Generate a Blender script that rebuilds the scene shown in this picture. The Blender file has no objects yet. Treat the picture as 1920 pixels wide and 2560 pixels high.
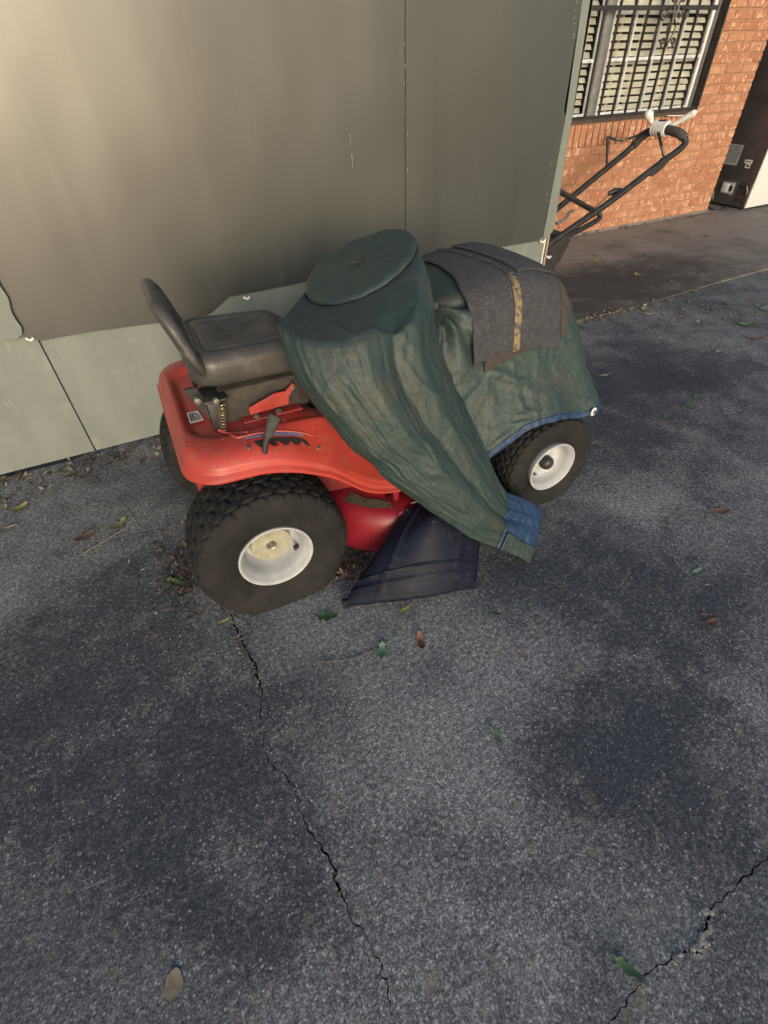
import bpy, bmesh, math, random
from mathutils import Vector, Matrix, noise

R = math.radians
random.seed(7)
scene = bpy.context.scene
COL = scene.collection

# ------------------------------------------------------------------ camera, sky, sun, exposure
cam_data = bpy.data.cameras.new('camera')
cam = bpy.data.objects.new('camera', cam_data)
COL.objects.link(cam)
cam_data.sensor_fit = 'VERTICAL'
cam_data.sensor_height = 36.0
cam_data.lens = 36.0 * 1234.9 / 2560.0
cam_data.clip_start = 0.05
cam_data.clip_end = 500.0
cam.matrix_world = (Matrix.Translation((0, 0, 1.35)) @ Matrix.Rotation(R(-24.133), 4, 'Z')
                    @ Matrix.Rotation(R(90 - 42.373), 4, 'X') @ Matrix.Rotation(R(-2.296), 4, 'Z'))
scene.camera = cam

SUN_TO = Vector((-0.22, -0.93, 0.21)).normalized()      # direction towards the veiled sun
world = bpy.data.worlds.new('World')
scene.world = world
world.use_nodes = True
wn = world.node_tree
sky = wn.nodes.new('ShaderNodeTexSky')
sky.sky_type = 'NISHITA'
sky.sun_disc = False
sky.sun_elevation = math.asin(SUN_TO.z)
sky.sun_rotation = math.atan2(SUN_TO.x, SUN_TO.y)
sky.dust_density = 2.0
wn.nodes['Background'].inputs['Strength'].default_value = 0.15
wn.links.new(sky.outputs[0], wn.nodes['Background'].inputs['Color'])

sun_data = bpy.data.lights.new('sun', 'SUN')
sun_data.energy = 1.5
sun_data.angle = R(30)
sun_data.color = (1.0, 0.92, 0.80)
sun = bpy.data.objects.new('sun', sun_data)
COL.objects.link(sun)
sun.rotation_euler = SUN_TO.to_track_quat('Z', 'Y').to_euler()

scene.view_settings.view_transform = 'Standard'
scene.view_settings.look = 'None'
scene.view_settings.gamma = 1.0
scene.view_settings.exposure = 0.6
scene.view_settings.use_curve_mapping = False

# ------------------------------------------------------------------ materials
def mat(name, c1, c2=None, scale=8.0, rough=0.6, bump=0.0, bscale=60.0, metal=0.0, spec=0.5,
        lo=0.4, hi=0.6, stretch=(1, 1, 1), c3=None, s3=40.0, t3=(0.6, 0.7), coat=0.0, sheen=0.0, bdist=0.004, rvar=0.0):
    m = bpy.data.materials.new(name)
    m.use_nodes = True
    nt = m.node_tree
    N, L = nt.nodes, nt.links
    b = N['Principled BSDF']
    b.inputs['Roughness'].default_value = rough
    b.inputs['Metallic'].default_value = metal
    b.inputs['Specular IOR Level'].default_value = spec
    b.inputs['Coat Weight'].default_value = coat
    if sheen:
        b.inputs['Sheen Weight'].default_value = sheen
    geo = N.new('ShaderNodeNewGeometry')
    mp = N.new('ShaderNodeMapping')
    mp.inputs['Scale'].default_value = stretch
    L.new(geo.outputs['Position'], mp.inputs['Vector'])
    pos = mp.outputs[0]

    def nz(s, detail=6.0, vec=None):
        n = N.new('ShaderNodeTexNoise')
        n.inputs['Scale'].default_value = s
        n.inputs['Detail'].default_value = detail
        n.inputs['Roughness'].default_value = 0.6
        L.new(vec or pos, n.inputs['Vector'])
        return n.outputs['Fac']

    def ramp(src, a, z):
        r = N.new('ShaderNodeMapRange')
        r.inputs['From Min'].default_value = a
        r.inputs['From Max'].default_value = z
        L.new(src, r.inputs['Value'])
        return r.outputs[0]

    def mix(f, a, c):
        x = N.new('ShaderNodeMix')
        x.data_type = 'RGBA'
        if hasattr(f, 'default_value') or True:
            L.new(f, x.inputs[0])
        for sock, v in ((x.inputs[6], a), (x.inputs[7], c)):
            if isinstance(v, tuple):
                sock.default_value = (*v[:3], 1)
            else:
                L.new(v, sock)
        return x.outputs[2]
    b.inputs['Base Color'].default_value = (*c1, 1)
    out = c1
    if c2 is not None:
        out = mix(ramp(nz(scale), lo, hi), c1, c2)
    if c3 is not None:
        out = mix(ramp(nz(s3, 4.0), *t3), out, c3)
    if not isinstance(out, tuple):
        L.new(out, b.inputs['Base Color'])
    if rvar:
        rr = N.new('ShaderNodeMapRange')
        rr.inputs['To Min'].default_value = rough - rvar
        rr.inputs['To Max'].default_value = rough + rvar
        L.new(nz(scale * 2.3), rr.inputs['Value'])
        L.new(rr.outputs[0], b.inputs['Roughness'])
    if bump:
        bp = N.new('ShaderNodeBump')
        bp.inputs['Strength'].default_value = bump
        bp.inputs['Distance'].default_value = bdist
        L.new(nz(bscale, 5.0, geo.outputs['Position']), bp.inputs['Height'])
        L.new(bp.outputs[0], b.inputs['Normal'])
    m['nt'] = 1
    return m


def concrete(name, dark, light, pebble, big=0.9, grain=170.0, stain=(0.020, 0.026, 0.042), amount=0.9, grit=0.55, spots=()):
    """exposed aggregate concrete: small stones of uneven tone in a dark binder, large damp and dirty patches"""
    m = bpy.data.materials.new(name)
    m.use_nodes = True
    nt = m.node_tree
    N, L = nt.nodes, nt.links
    b = N['Principled BSDF']
    b.inputs['Roughness'].default_value = 0.85
    b.inputs['Specular IOR Level'].default_value = 0.3
    geo = N.new('ShaderNodeNewGeometry')
    P = geo.outputs['Position']

    def nz(s, d=6.0, r=0.6):
        n = N.new('ShaderNodeTexNoise')
        n.inputs['Scale'].default_value = s
        n.inputs['Detail'].default_value = d
        n.inputs['Roughness'].default_value = r
        L.new(P, n.inputs['Vector'])
        return n.outputs['Fac']

    def mr(src, a, z, c=0.0, d=1.0):
        r = N.new('ShaderNodeMapRange')
        for k, v in zip(('From Min', 'From Max', 'To Min', 'To Max'), (a, z, c, d)):
            r.inputs[k].default_value = v
        L.new(src, r.inputs['Value'])
        return r.outputs[0]

    def mx(f, a, c, mode='MIX'):
        x = N.new('ShaderNodeMix')
        x.data_type = 'RGBA'
        x.blend_type = mode
        if isinstance(f, float):
            x.inputs[0].default_value = f
        else:
            L.new(f, x.inputs[0])
        for sock, v in ((x.inputs[6], a), (x.inputs[7], c)):
            if isinstance(v, tuple):
                sock.default_value = (*v[:3], 1)
            else:
                L.new(v, sock)
        return x.outputs[2]

    def mth(op, a, c):
        x = N.new('ShaderNodeMath')
        x.operation = op
        for sock, v in zip(x.inputs, (a, c)):
            if isinstance(v, float):
                sock.default_value = v
            else:
                L.new(v, sock)
        return x.outputs[0]
    vo = N.new('ShaderNodeTexVoronoi')
    vo.inputs['Scale'].default_value = grain
    L.new(P, vo.inputs['Vector'])
    sep = N.new('ShaderNodeSeparateColor')
    L.new(vo.outputs['Color'], sep.inputs[0])
    vo2 = N.new('ShaderNodeTexVoronoi')
    vo2.inputs['Scale'].default_value = grain * 0.42
    L.new(P, vo2.inputs['Vector'])
    sep2 = N.new('ShaderNodeSeparateColor')
    L.new(vo2.outputs['Color'], sep2.inputs[0])
    patch = mth('ADD', mth('MULTIPLY', nz(1.5, 7.0, 0.62), 0.55), mth('MULTIPLY', nz(5.5, 6.0, 0.65), 0.45))
    worn = mr(patch, 0.40, 0.62)                       # where the surface has worn down to pale stones
    def spot(x, y, rx, ry, rot):
        m2 = N.new('ShaderNodeMapping')
        m2.vector_type = 'TEXTURE'
        m2.inputs['Location'].default_value = (x, y, 0)
        m2.inputs['Rotation'].default_value = (0, 0, math.radians(rot))
        m2.inputs['Scale'].default_value = (rx, ry, 1)
        L.new(P, m2.inputs['Vector'])
        ln = N.new('ShaderNodeVectorMath')
        ln.operation = 'LENGTH'
        L.new(m2.outputs[0], ln.inputs[0])
        d = mth('ADD', ln.outputs['Value'], mth('MULTIPLY', mth('SUBTRACT', nz(7.0, 9.0, 0.75), 0.5), 3.6))
        return mr(d, 1.6, 0.0)
    for (x, y, rx, ry, rot, kind, amt) in spots:
        worn = mth('ADD', worn, mth('MULTIPLY', spot(x, y, rx, ry, rot), amt * kind * (0.9 if kind > 0 else 0.8)))
    cl = N.new('ShaderNodeClamp')
    cl.inputs['Min'].default_value = -0.5
    cl.inputs['Max'].default_value = 1.55
    L.new(worn, cl.inputs['Value'])
    worn = cl.outputs[0]
    soot = mr(worn, 0.1, -0.5, 0.0, 0.75)
    base = mx(worn, dark, light)
    fine = mth('ADD', mth('MULTIPLY', nz(grain * 1.5, 3.0, 0.8), 0.6), mth('MULTIPLY', nz(grain * 0.55, 4.0, 0.7), 0.4))
    g = mr(fine, 0.50, 0.64)
    g = mth('MULTIPLY', g, mr(worn, 0.0, 1.0, grit * 0.45, grit))
    col = mx(g, base, pebble)
    col = mx(mr(fine, 0.485, 0.38, 0.0, 0.85), col, (0.018, 0.019, 0.022))
    dot = mth('MULTIPLY', mr(sep.outputs[0], 0.90, 0.93), mr(vo.outputs['Distance'], 0.45, 0.30))
    col = mx(mth('MULTIPLY', dot, 0.55), col, pebble)
    col = mx(mth('MULTIPLY', mr(sep2.outputs[1], 0.955, 0.97), 0.3), col, (0.26, 0.22, 0.17))
    col = mx(soot, col, mx(0.7, col, stain))
    st = mr(nz(big, 8.0, 0.65), 0.47, 0.62, 0.0, amount)
    col = mx(st, col, mx(0.6, col, stain))
    st2 = mr(nz(2.8, 8.0, 0.7), 0.55, 0.68, 0.0, amount * 0.8)
    col = mx(st2, col, mx(0.5, col, stain))
    L.new(col, b.inputs['Base Color'])
    bp = N.new('ShaderNodeBump')
    bp.inputs['Strength'].default_value = 0.5
    bp.inputs['Distance'].default_value = 0.004
    hgt = mth('ADD', mth('MULTIPLY', fine, 1.0), mth('MULTIPLY', nz(60.0), 0.8))
    L.new(hgt, bp.inputs['Height'])
    L.new(bp.outputs[0], b.inputs['Normal'])
    return m


M = {}
M['driveway'] = concrete('exposed aggregate concrete', (0.062, 0.065, 0.072), (0.175, 0.177, 0.178), (0.62, 0.62, 0.61), grain=135.0, amount=0.8, grit=0.95,
                        spots=[(0.40, 0.50, 0.26, 0.22, 20, 1, 0.8), (0.30, 0.95, 0.34, 0.14, -15, 1, 0.8), (0.10, 0.06, 0.4, 0.14, 0, 1, 0.5), (-0.30, 0.62, 0.30, 0.22, 10, -1, 1.2), (-0.50, 1.10, 0.40, 0.36, 0, -1, 0.9), (-0.25, 0.30, 0.2, 0.10, 0, -1, 0.6), (0.82, 0.16, 0.24, 0.22, 30, -1, 1.2), (1.15, 0.45, 0.45, 0.16, 25, -1, 0.9), (2.0, 1.6, 1.0, 0.5, 15, -1, 1.2), (1.05, 0.78, 0.34, 0.14, 0, -1, 0.8), (0.62, 0.33, 0.10, 0.18, 20, -1, 0.6), (1.6, 0.9, 0.4, 0.2, 10, 1, 0.4), (0.95, 0.45, 0.12, 0.1, 0, 1, 0.4)])
M['slab'] = concrete('smooth dirty concrete', (0.095, 0.086, 0.075), (0.25, 0.225, 0.195), (0.30, 0.28, 0.25), big=0.7, grain=260.0,
                     stain=(0.035, 0.031, 0.028), amount=0.7, grit=0.25,
                    spots=[(3.1, 2.85, 1.1, 0.42, 10, -1, 1.1), (3.9, 2.95, 0.8, 0.28, 5, -1, 0.7), (5.4, 3.2, 1.0, 0.5, 5, 1, 1.2), (4.6, 3.85, 1.6, 0.42, 0, 1, 1.5)])
M['soil'] = mat('dark damp soil', (0.035, 0.031, 0.025), (0.06, 0.052, 0.04), 20, 0.95, 0.8, 90)
M['chip'] = mat('broken pale concrete', (0.28, 0.27, 0.25), (0.16, 0.155, 0.15), 60, 0.9, 0.6, 150)
M['red'] = mat('sun faded red paint', (0.42, 0.048, 0.034), (0.35, 0.045, 0.034), 9, 0.42, 0.05, 300, c3=(0.30, 0.10, 0.08), s3=34, t3=(0.52, 0.80), rvar=0.14)
M['dullred'] = mat('dusty red steel', (0.24, 0.022, 0.02), (0.17, 0.02, 0.02), 14, 0.42, 0.12, 160, c3=(0.16, 0.10, 0.08), s3=30, t3=(0.58, 0.75), rvar=0.1)
M['deckred'] = mat('deck red paint', (0.25, 0.012, 0.022), (0.20, 0.012, 0.022), 8, 0.40, 0.1, 120, c3=(0.12, 0.05, 0.05), s3=26, t3=(0.6, 0.75))
M['grime'] = mat('dried clippings', (0.12, 0.10, 0.07), (0.06, 0.05, 0.04), 90, 0.95, 0.8, 200)
M['tyre'] = mat('weathered rubber', (0.012, 0.012, 0.0125), (0.020, 0.019, 0.018), 11, 0.80, 0.25, 260, spec=0.25, c3=(0.032, 0.029, 0.028), s3=24, t3=(0.58, 0.8), rvar=0.1)
M['rim'] = mat('white wheel enamel', (0.44, 0.455, 0.46), (0.37, 0.38, 0.39), 16, 0.45, 0.06, 200, c3=(0.33, 0.30, 0.26), s3=60, t3=(0.66, 0.76), rvar=0.1)
M['hubcream'] = mat('yellowed enamel', (0.34, 0.32, 0.235), (0.28, 0.265, 0.20), 30, 0.45, 0.06, 200, c3=(0.25, 0.2, 0.13), s3=70, t3=(0.66, 0.8))
M['black'] = mat('black plastic', (0.018, 0.018, 0.019), (0.03, 0.029, 0.028), 20, 0.5, 0.1, 250)
M['blackmetal'] = mat('black painted tube', (0.014, 0.013, 0.013), (0.028, 0.025, 0.023), 25, 0.4, 0.08, 200)
M['foam'] = mat('dark foam grip', (0.045, 0.042, 0.040), (0.06, 0.056, 0.052), 60, 0.85, 0.4, 300)
M['seat'] = mat('grey vinyl', (0.042, 0.041, 0.040), (0.060, 0.057, 0.054), 8, 0.44, 0.15, 220, c3=(0.11, 0.10, 0.092), s3=18, t3=(0.56, 0.75), rvar=0.1)
M['chute'] = mat('scuffed navy black plastic', (0.007, 0.009, 0.019), (0.010, 0.013, 0.026), 9, 0.52, 0.12, 160, spec=0.14, c3=(0.040, 0.043, 0.053), s3=26, t3=(0.56, 0.90), rvar=0.08)
M['tarp'] = mat('faded green tarpaulin', (0.019, 0.039, 0.036), (0.026, 0.046, 0.041), 5, 0.56, 0.30, 60, c3=(0.042, 0.047, 0.039), s3=9, t3=(0.50, 0.72), rvar=0.08, bdist=0.012)
M['tarpblue'] = mat('blue tarpaulin underside', (0.010, 0.032, 0.080), (0.014, 0.042, 0.10), 7, 0.5, 0.35, 40, rvar=0.08, bdist=0.01)
M['mat'] = mat('grey fibre floor mat', (0.036, 0.037, 0.043), (0.052, 0.052, 0.058), 45, 0.9, 0.8, 420, stretch=(1, 1, 1), c3=(0.115, 0.113, 0.115), s3=170, t3=(0.55, 0.72), bdist=0.004)
M['matbrown'] = mat('brown mat', (0.045, 0.036, 0.031), (0.062, 0.05, 0.042), 45, 0.9, 0.6, 400, bdist=0.003)
M['tape'] = mat('worn gold tape', (0.22, 0.155, 0.07), (0.045, 0.042, 0.042), 60, 0.5, 0.6, 150, lo=0.46, hi=0.58, c3=(0.33, 0.27, 0.16), s3=110, t3=(0.55, 0.7), bdist=0.003)
M['tapeworn'] = mat('tape worn to grey', (0.032, 0.032, 0.038), (0.11, 0.11, 0.13), 60, 0.5, 0.6, 150, lo=0.5, hi=0.66, c3=(0.15, 0.13, 0.09), s3=90, t3=(0.62, 0.72), bdist=0.003)
M['panel'] = mat('grey olive painted sheet', (0.034, 0.037, 0.034), (0.050, 0.053, 0.048), 3.2, 0.37, 0.012, 9, spec=1.0, stretch=(1, 1, 0.10), lo=0.35, hi=0.68, c3=(0.066, 0.067, 0.060), s3=11, t3=(0.56, 0.85), rvar=0.07, bdist=0.01)
M['sage'] = mat('sage green paint', (0.150, 0.172, 0.155), (0.18, 0.20, 0.18), 5, 0.6, 0.12, 90, c3=(0.22, 0.235, 0.21), s3=26, t3=(0.58, 0.78), stretch=(1, 1, 0.4))
M['edgewood'] = mat('raw plywood edge', (0.36, 0.27, 0.19), (0.22, 0.16, 0.11), 80, 0.8, 0.4, 200, stretch=(6, 6, 0.6))
M['speck'] = mat('flaked paint speck', (0.36, 0.36, 0.32), (0.14, 0.14, 0.12), 90, 0.7)
M['white'] = mat('white plastic', (0.72, 0.72, 0.68), (0.62, 0.61, 0.57), 30, 0.45, 0.05, 200)
M['chrome'] = mat('dull steel', (0.45, 0.44, 0.42), (0.28, 0.25, 0.22), 50, 0.38, 0.1, 200, metal=0.9)
M['mortar'] = mat('brick mortar', (0.34, 0.20, 0.12), (0.27, 0.16, 0.10), 30, 0.95, 0.5, 160)
M['winframe'] = mat('white vinyl window', (0.66, 0.69, 0.72), (0.58, 0.60, 0.62), 10, 0.4)
M['greyframe'] = mat('grey window post', (0.20, 0.20, 0.19), (0.15, 0.15, 0.145), 12, 0.5, 0.1, 90)
M['brownframe'] = mat('dark brown frame', (0.045, 0.033, 0.028), (0.065, 0.048, 0.04), 14, 0.55, 0.1, 90)
M['blind'] = mat('cream blind slat', (0.58, 0.55, 0.46), (0.50, 0.47, 0.40), 12, 0.55)
M['room'] = mat('dark room', (0.06, 0.05, 0.055), None, rough=0.9)
M['fridgeback'] = mat('dark steel back', (0.042, 0.038, 0.039), (0.062, 0.052, 0.05), 5, 0.5, 0.1, 60, c3=(0.11, 0.05, 0.04), s3=3.2, t3=(0.56, 0.75))
M['fridgewhite'] = mat('white enamel', (0.60, 0.62, 0.61), (0.57, 0.59, 0.58), 6, 0.35)
M['paper'] = mat('grey printed label', (0.34, 0.35, 0.36), (0.28, 0.29, 0.30), 60, 0.5)
M['ink'] = mat('printed ink', (0.035, 0.035, 0.05), None, rough=0.5)
M['inkblue'] = mat('blue printed strip', (0.12, 0.13, 0.26), (0.09, 0.10, 0.2), 40, 0.45)
M['slot'] = mat('dark slot', (0.018, 0.012, 0.010), (0.03, 0.02, 0.015), 60, 0.8)
M['cavity'] = mat('grimy machinery', (0.028, 0.025, 0.022), (0.05, 0.042, 0.035), 30, 0.8, 0.5, 120)
M['gold'] = mat('brass spring wire', (0.55, 0.45, 0.25), None, rough=0.35, metal=0.8)
LEAF = {
    'green': mat('green leaf', (0.055, 0.115, 0.045), (0.09, 0.15, 0.055), 30, 0.45, 0.3, 90),
    'dark': mat('dark green leaf', (0.035, 0.085, 0.04), (0.055, 0.115, 0.05), 30, 0.4, 0.3, 90),
    'mint': mat('pale green leaf', (0.17, 0.27, 0.17), (0.11, 0.2, 0.11), 30, 0.5, 0.3, 90),
    'yellow': mat('yellow green leaf', (0.26, 0.24, 0.075), (0.18, 0.17, 0.06), 30, 0.5, 0.3, 90),
    'brown': mat('brown leaf', (0.13, 0.072, 0.045), (0.09, 0.05, 0.036), 40, 0.6, 0.3, 90),
    'rust': mat('rusty leaf', (0.20, 0.085, 0.05), (0.14, 0.06, 0.04), 40, 0.6, 0.3, 90),
    'dirt': mat('rotten leaf', (0.07, 0.052, 0.036), (0.045, 0.034, 0.026), 40, 0.8, 0.3, 90),
    'tan': mat('tan leaf', (0.26, 0.21, 0.14), (0.19, 0.15, 0.10), 40, 0.7, 0.3, 90),
}


def glass_mat():
    m = bpy.data.materials.new('window glass')
    m.use_nodes = True
    nt = m.node_tree
    b = nt.nodes['Principled BSDF']
    b.inputs['Base Color'].default_value = (0.9, 0.93, 0.92, 1)
    b.inputs['Roughness'].default_value = 0.03
    b.inputs['Transmission Weight'].default_value = 1.0
    b.inputs['IOR'].default_value = 1.08
    n = nt.nodes.new('ShaderNodeTexNoise')
    n.inputs['Scale'].default_value = 5.0
    bp = nt.nodes.new('ShaderNodeBump')
    bp.inputs['Strength'].default_value = 0.1
    bp.inputs['Distance'].default_value = 0.02
    nt.links.new(n.outputs['Fac'], bp.inputs['Height'])
    nt.links.new(bp.outputs[0], b.inputs['Normal'])
    return m


M['glass'] = glass_mat()


def brick_mat():
    m = bpy.data.materials.new('flashed orange brick')
    m.use_nodes = True
    nt = m.node_tree
    N, L = nt.nodes, nt.links
    b = N['Principled BSDF']
    b.inputs['Roughness'].default_value = 0.85
    b.inputs['Specular IOR Level'].default_value = 0.25
    geo = N.new('ShaderNodeNewGeometry')
    oi = N.new('ShaderNodeObjectInfo')
    add = N.new('ShaderNodeVectorMath')
    add.operation = 'ADD'
    mul = N.new('ShaderNodeVectorMath')
    mul.operation = 'SCALE'
    L.new(geo.outputs['Position'], add.inputs[0])
    comb = N.new('ShaderNodeCombineXYZ')
    for i in range(3):
        L.new(oi.outputs['Random'], comb.inputs[i])
    mul.inputs['Scale'].default_value = 37.0
    L.new(comb.outputs[0], mul.inputs[0])
    L.new(mul.outputs[0], add.inputs[1])
    P = add.outputs[0]

    def nz(s, d, dist=0.0):
        n = N.new('ShaderNodeTexNoise')
        n.inputs['Scale'].default_value = s
        n.inputs['Detail'].default_value = d
        n.inputs['Distortion'].default_value = dist
        L.new(P, n.inputs['Vector'])
        return n.outputs['Fac']

    def mr(src, a, z, c=0.0, d=1.0):
        r = N.new('ShaderNodeMapRange')
        for k, v in zip(('From Min', 'From Max', 'To Min', 'To Max'), (a, z, c, d)):
            r.inputs[k].default_value = v
        L.new(src, r.inputs['Value'])
        return r.outputs[0]

    def mx(f, a, c):
        x = N.new('ShaderNodeMix')
        x.data_type = 'RGBA'
        L.new(f, x.inputs[0])
        for sock, v in ((x.inputs[6], a), (x.inputs[7], c)):
            if isinstance(v, tuple):
                sock.default_value = (*v, 1)
            else:
                L.new(v, sock)
        return x.outputs[2]
    col = mx(mr(oi.outputs['Random'], 0, 1), (0.33, 0.145, 0.082), (0.42, 0.225, 0.135))
    col = mx(mr(nz(9, 3), 0.4, 0.65, 0, 0.6), col, (0.29, 0.11, 0.065))
    col = mx(mr(nz(17, 3, 1.6), 0.54, 0.66, 0, 0.75), col, (0.56, 0.39, 0.26))
    col = mx(mr(nz(120, 3), 0.60, 0.75, 0, 0.5), col, (0.26, 0.09, 0.045))
    L.new(col, b.inputs['Base Color'])
    bp = N.new('ShaderNodeBump')
    bp.inputs['Strength'].default_value = 0.5
    bp.inputs['Distance'].default_value = 0.004
    L.new(nz(70, 5), bp.inputs['Height'])
    L.new(bp.outputs[0], b.inputs['Normal'])
    return m


M['brick'] = brick_mat()


# ------------------------------------------------------------------ object helpers
def wloc(o):
    v = Vector((0, 0, 0))
    while o is not None:
        v += o.location
        o = o.parent
    return v


def obj(name, verts, faces, m, parent=None, sharp=40, loc=None, solid=0.0, offset=-1, mats=None, fmat=None):
    """verts are in world coordinates, unless loc is given (then local to the object)"""
    me = bpy.data.meshes.new(name)
    off = Vector((0, 0, 0))
    if loc is None and parent is not None:
        off = wloc(parent)
    me.from_pydata([tuple(Vector(v) - off) for v in verts], [], faces)
    me.materials.append(m)
    for x in (mats or []):
        me.materials.append(x)
    if fmat:
        for p, i in zip(me.polygons, fmat):
            p.material_index = i
    me.update()
    bm = bmesh.new()
    bm.from_mesh(me)
    bmesh.ops.remove_doubles(bm, verts=bm.verts, dist=1e-6)
    bmesh.ops.recalc_face_normals(bm, faces=bm.faces) if solid == 0.0 else None
    bm.to_mesh(me)
    bm.free()
    for p in me.polygons:
        p.use_smooth = True
    me.set_sharp_from_angle(angle=R(sharp))
    o = bpy.data.objects.new(name, me)
    COL.objects.link(o)
    if parent is not None:
        o.parent = parent
    if loc is not None:
        o.location = loc
    if solid:
        md = o.modifiers.new('thick', 'SOLIDIFY')
        md.thickness = solid
        md.offset = offset
    return o


def thing(name, label, cat, loc=(0, 0, 0), group=None):
    o = bpy.data.objects.new(name, None)
    o.empty_display_size = 0.1
    COL.objects.link(o)
    o.location = loc
    return tag(o, label, cat, group)


def tag(o, label, cat, group=None):
    o['label'] = label
    o['category'] = cat
    if group:
        o['group'] = group
    return o


def structure(o):
    o['kind'] = 'structure'
    return o


class MB:
    """collects shapes that belong to one part"""
    def __init__(self):
        self.v, self.f = [], []

    def add(self, v, f):
        n = len(self.v)
        self.v += [Vector(x) for x in v]
        self.f += [tuple(i + n for i in q) for q in f]
        return self

    def box(self, a, b, ch=0.0, rot=None, piv=None):
        (x0, y0, z0), (x1, y1, z1) = a, b
        if ch <= 0:
            v = [(x, y, z) for x in (x0, x1) for y in (y0, y1) for z in (z0, z1)]
            f = [(0, 1, 3, 2), (4, 6, 7, 5), (0, 4, 5, 1), (2, 3, 7, 6), (0, 2, 6, 4), (1, 5, 7, 3)]
        else:
            bm = bmesh.new()
            bmesh.ops.create_cube(bm, size=1.0)
            bmesh.ops.scale(bm, vec=(x1 - x0, y1 - y0, z1 - z0), verts=bm.verts)
            bmesh.ops.translate(bm, vec=((x0 + x1) / 2, (y0 + y1) / 2, (z0 + z1) / 2), verts=bm.verts)
            bmesh.ops.bevel(bm, geom=list(bm.edges), offset=ch, segments=2, profile=0.5, affect='EDGES')
            bm.verts.index_update()
            v = [x.co.copy() for x in bm.verts]
            f = [tuple(x.index for x in q.verts) for q in bm.faces]
            bm.free()
        if rot is not None:
            pv = Vector(piv if piv else ((x0 + x1) / 2, (y0 + y1) / 2, (z0 + z1) / 2))
            v = [rot @ (Vector(x) - pv) + pv for x in v]
        return self.add(v, f)

    def tube(self, pts, r, n=10, cap=True):
        pts = [Vector(p) for p in pts]
        rs = r if isinstance(r, (list, tuple)) else [r] * len(pts)
        t0 = (pts[1] - pts[0]).normalized()
        up = Vector((0, 0, 1)) if abs(t0.z) < 0.9 else Vector((1, 0, 0))
        nrm = t0.cross(up).normalized()
        v, f = [], []
        for i, p in enumerate(pts):
            a = pts[max(i - 1, 0)]
            c = pts[min(i + 1, len(pts) - 1)]
            t = (c - a).normalized()
            nrm = (nrm - t * nrm.dot(t)).normalized()
            bi = t.cross(nrm)
            for k in range(n):
                an = 2 * math.pi * k / n
                v.append(p + (nrm * math.cos(an) + bi * math.sin(an)) * rs[i])
        for i in range(len(pts) - 1):
            for k in range(n):
                k2 = (k + 1) % n
                f.append((i * n + k, i * n + k2, (i + 1) * n + k2, (i + 1) * n + k))
        if cap:
            f.append(tuple(range(n))[::-1])
            f.append(tuple((len(pts) - 1) * n + k for k in range(n)))
        return self.add(v, f)

    def lathe(self, prof, centre, axis='z', n=48, tilt=None):
        v, f = [], []
        c = Vector(centre)
        for (r, h) in prof:
            for k in range(n):
                a = 2 * math.pi * k / n
                x, y = r * math.cos(a), r * math.sin(a)
                q = Vector((x, y, h)) if axis == 'z' else Vector((x, h, y))
                if tilt is not None:
                    q = tilt @ q
                v.append(c + q)
        m = len(prof)
        for i in range(m - 1):
            for k in range(n):
                k2 = (k + 1) % n
                f.append((i * n + k, i * n + k2, (i + 1) * n + k2, (i + 1) * n + k))
        return self.add(v, f)

    def prism(self, outline, direction):
        """extrude a closed outline (3-D points) along a vector"""
        n = len(outline)
        d = Vector(direction)
        v = [Vector(p) for p in outline] + [Vector(p) + d for p in outline]
        f = [tuple(range(n)), tuple(range(2 * n - 1, n - 1, -1))]
        f += [(i, (i + 1) % n, n + (i + 1) % n, n + i) for i in range(n)]
        return self.add(v, f)

    def build(self, name, m, parent=None, **k):
        return obj(name, self.v, self.f, m, parent, **k)


def grid_faces(nr, nc, closed=False):
    f = []
    for i in range(nr - 1):
        for j in range(nc if closed else nc - 1):
            j2 = (j + 1) % nc
            f.append((i * nc + j, i * nc + j2, (i + 1) * nc + j2, (i + 1) * nc + j))
    return f


def grid(name, rows, m, parent=None, **k):
    nc = len(rows[0])
    return obj(name, [p for r in rows for p in r], grid_faces(len(rows), nc), m, parent, **k)


def catmull(pts, t):
    """t in [0,1] over the polyline of Vectors, Catmull-Rom"""
    n = len(pts) - 1
    x = min(max(t, 0.0), 1.0) * n
    i = min(int(x), n - 1)
    u = x - i
    p1, p2 = pts[i], pts[i + 1]
    p0 = pts[i - 1] if i > 0 else p1 * 2 - p2
    p3 = pts[i + 2] if i + 2 <= n else p2 * 2 - p1
    return 0.5 * ((2 * p1) + (p2 - p0) * u + (2 * p0 - 5 * p1 + 4 * p2 - p3) * u * u + (3 * p1 - p0 - 3 * p2 + p3) * u ** 3)


def smooth_path(pts, n):
    pts = [Vector(p) for p in pts]
    return [catmull(pts, i / (n - 1)) for i in range(n)]


def resample(pts, n):
    """points evenly spaced along a polyline"""
    pts = [Vector(p) for p in pts]
    d = [0.0]
    for a, b in zip(pts, pts[1:]):
        d.append(d[-1] + (b - a).length)
    out = []
    for i in range(n):
        s = d[-1] * i / (n - 1)
        k = 0
        while k < len(pts) - 2 and d[k + 1] < s:
            k += 1
        seg = d[k + 1] - d[k]
        out.append(pts[k].lerp(pts[k + 1], (s - d[k]) / seg if seg else 0))
    return out


def lerp(a, b, t):
    return a + (b - a) * t


def sstep(a, b, x):
    t = min(max((x - a) / (b - a), 0.0), 1.0)
    return t * t * (3 - 2 * t)


def interp(table, x):
    """smooth table lookup"""
    if x <= table[0][0]:
        return table[0][1]
    for (x0, y0), (x1, y1) in zip(table, table[1:]):
        if x <= x1:
            return lerp(y0, y1, (x - x0) / (x1 - x0))
    return table[-1][1]


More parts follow.
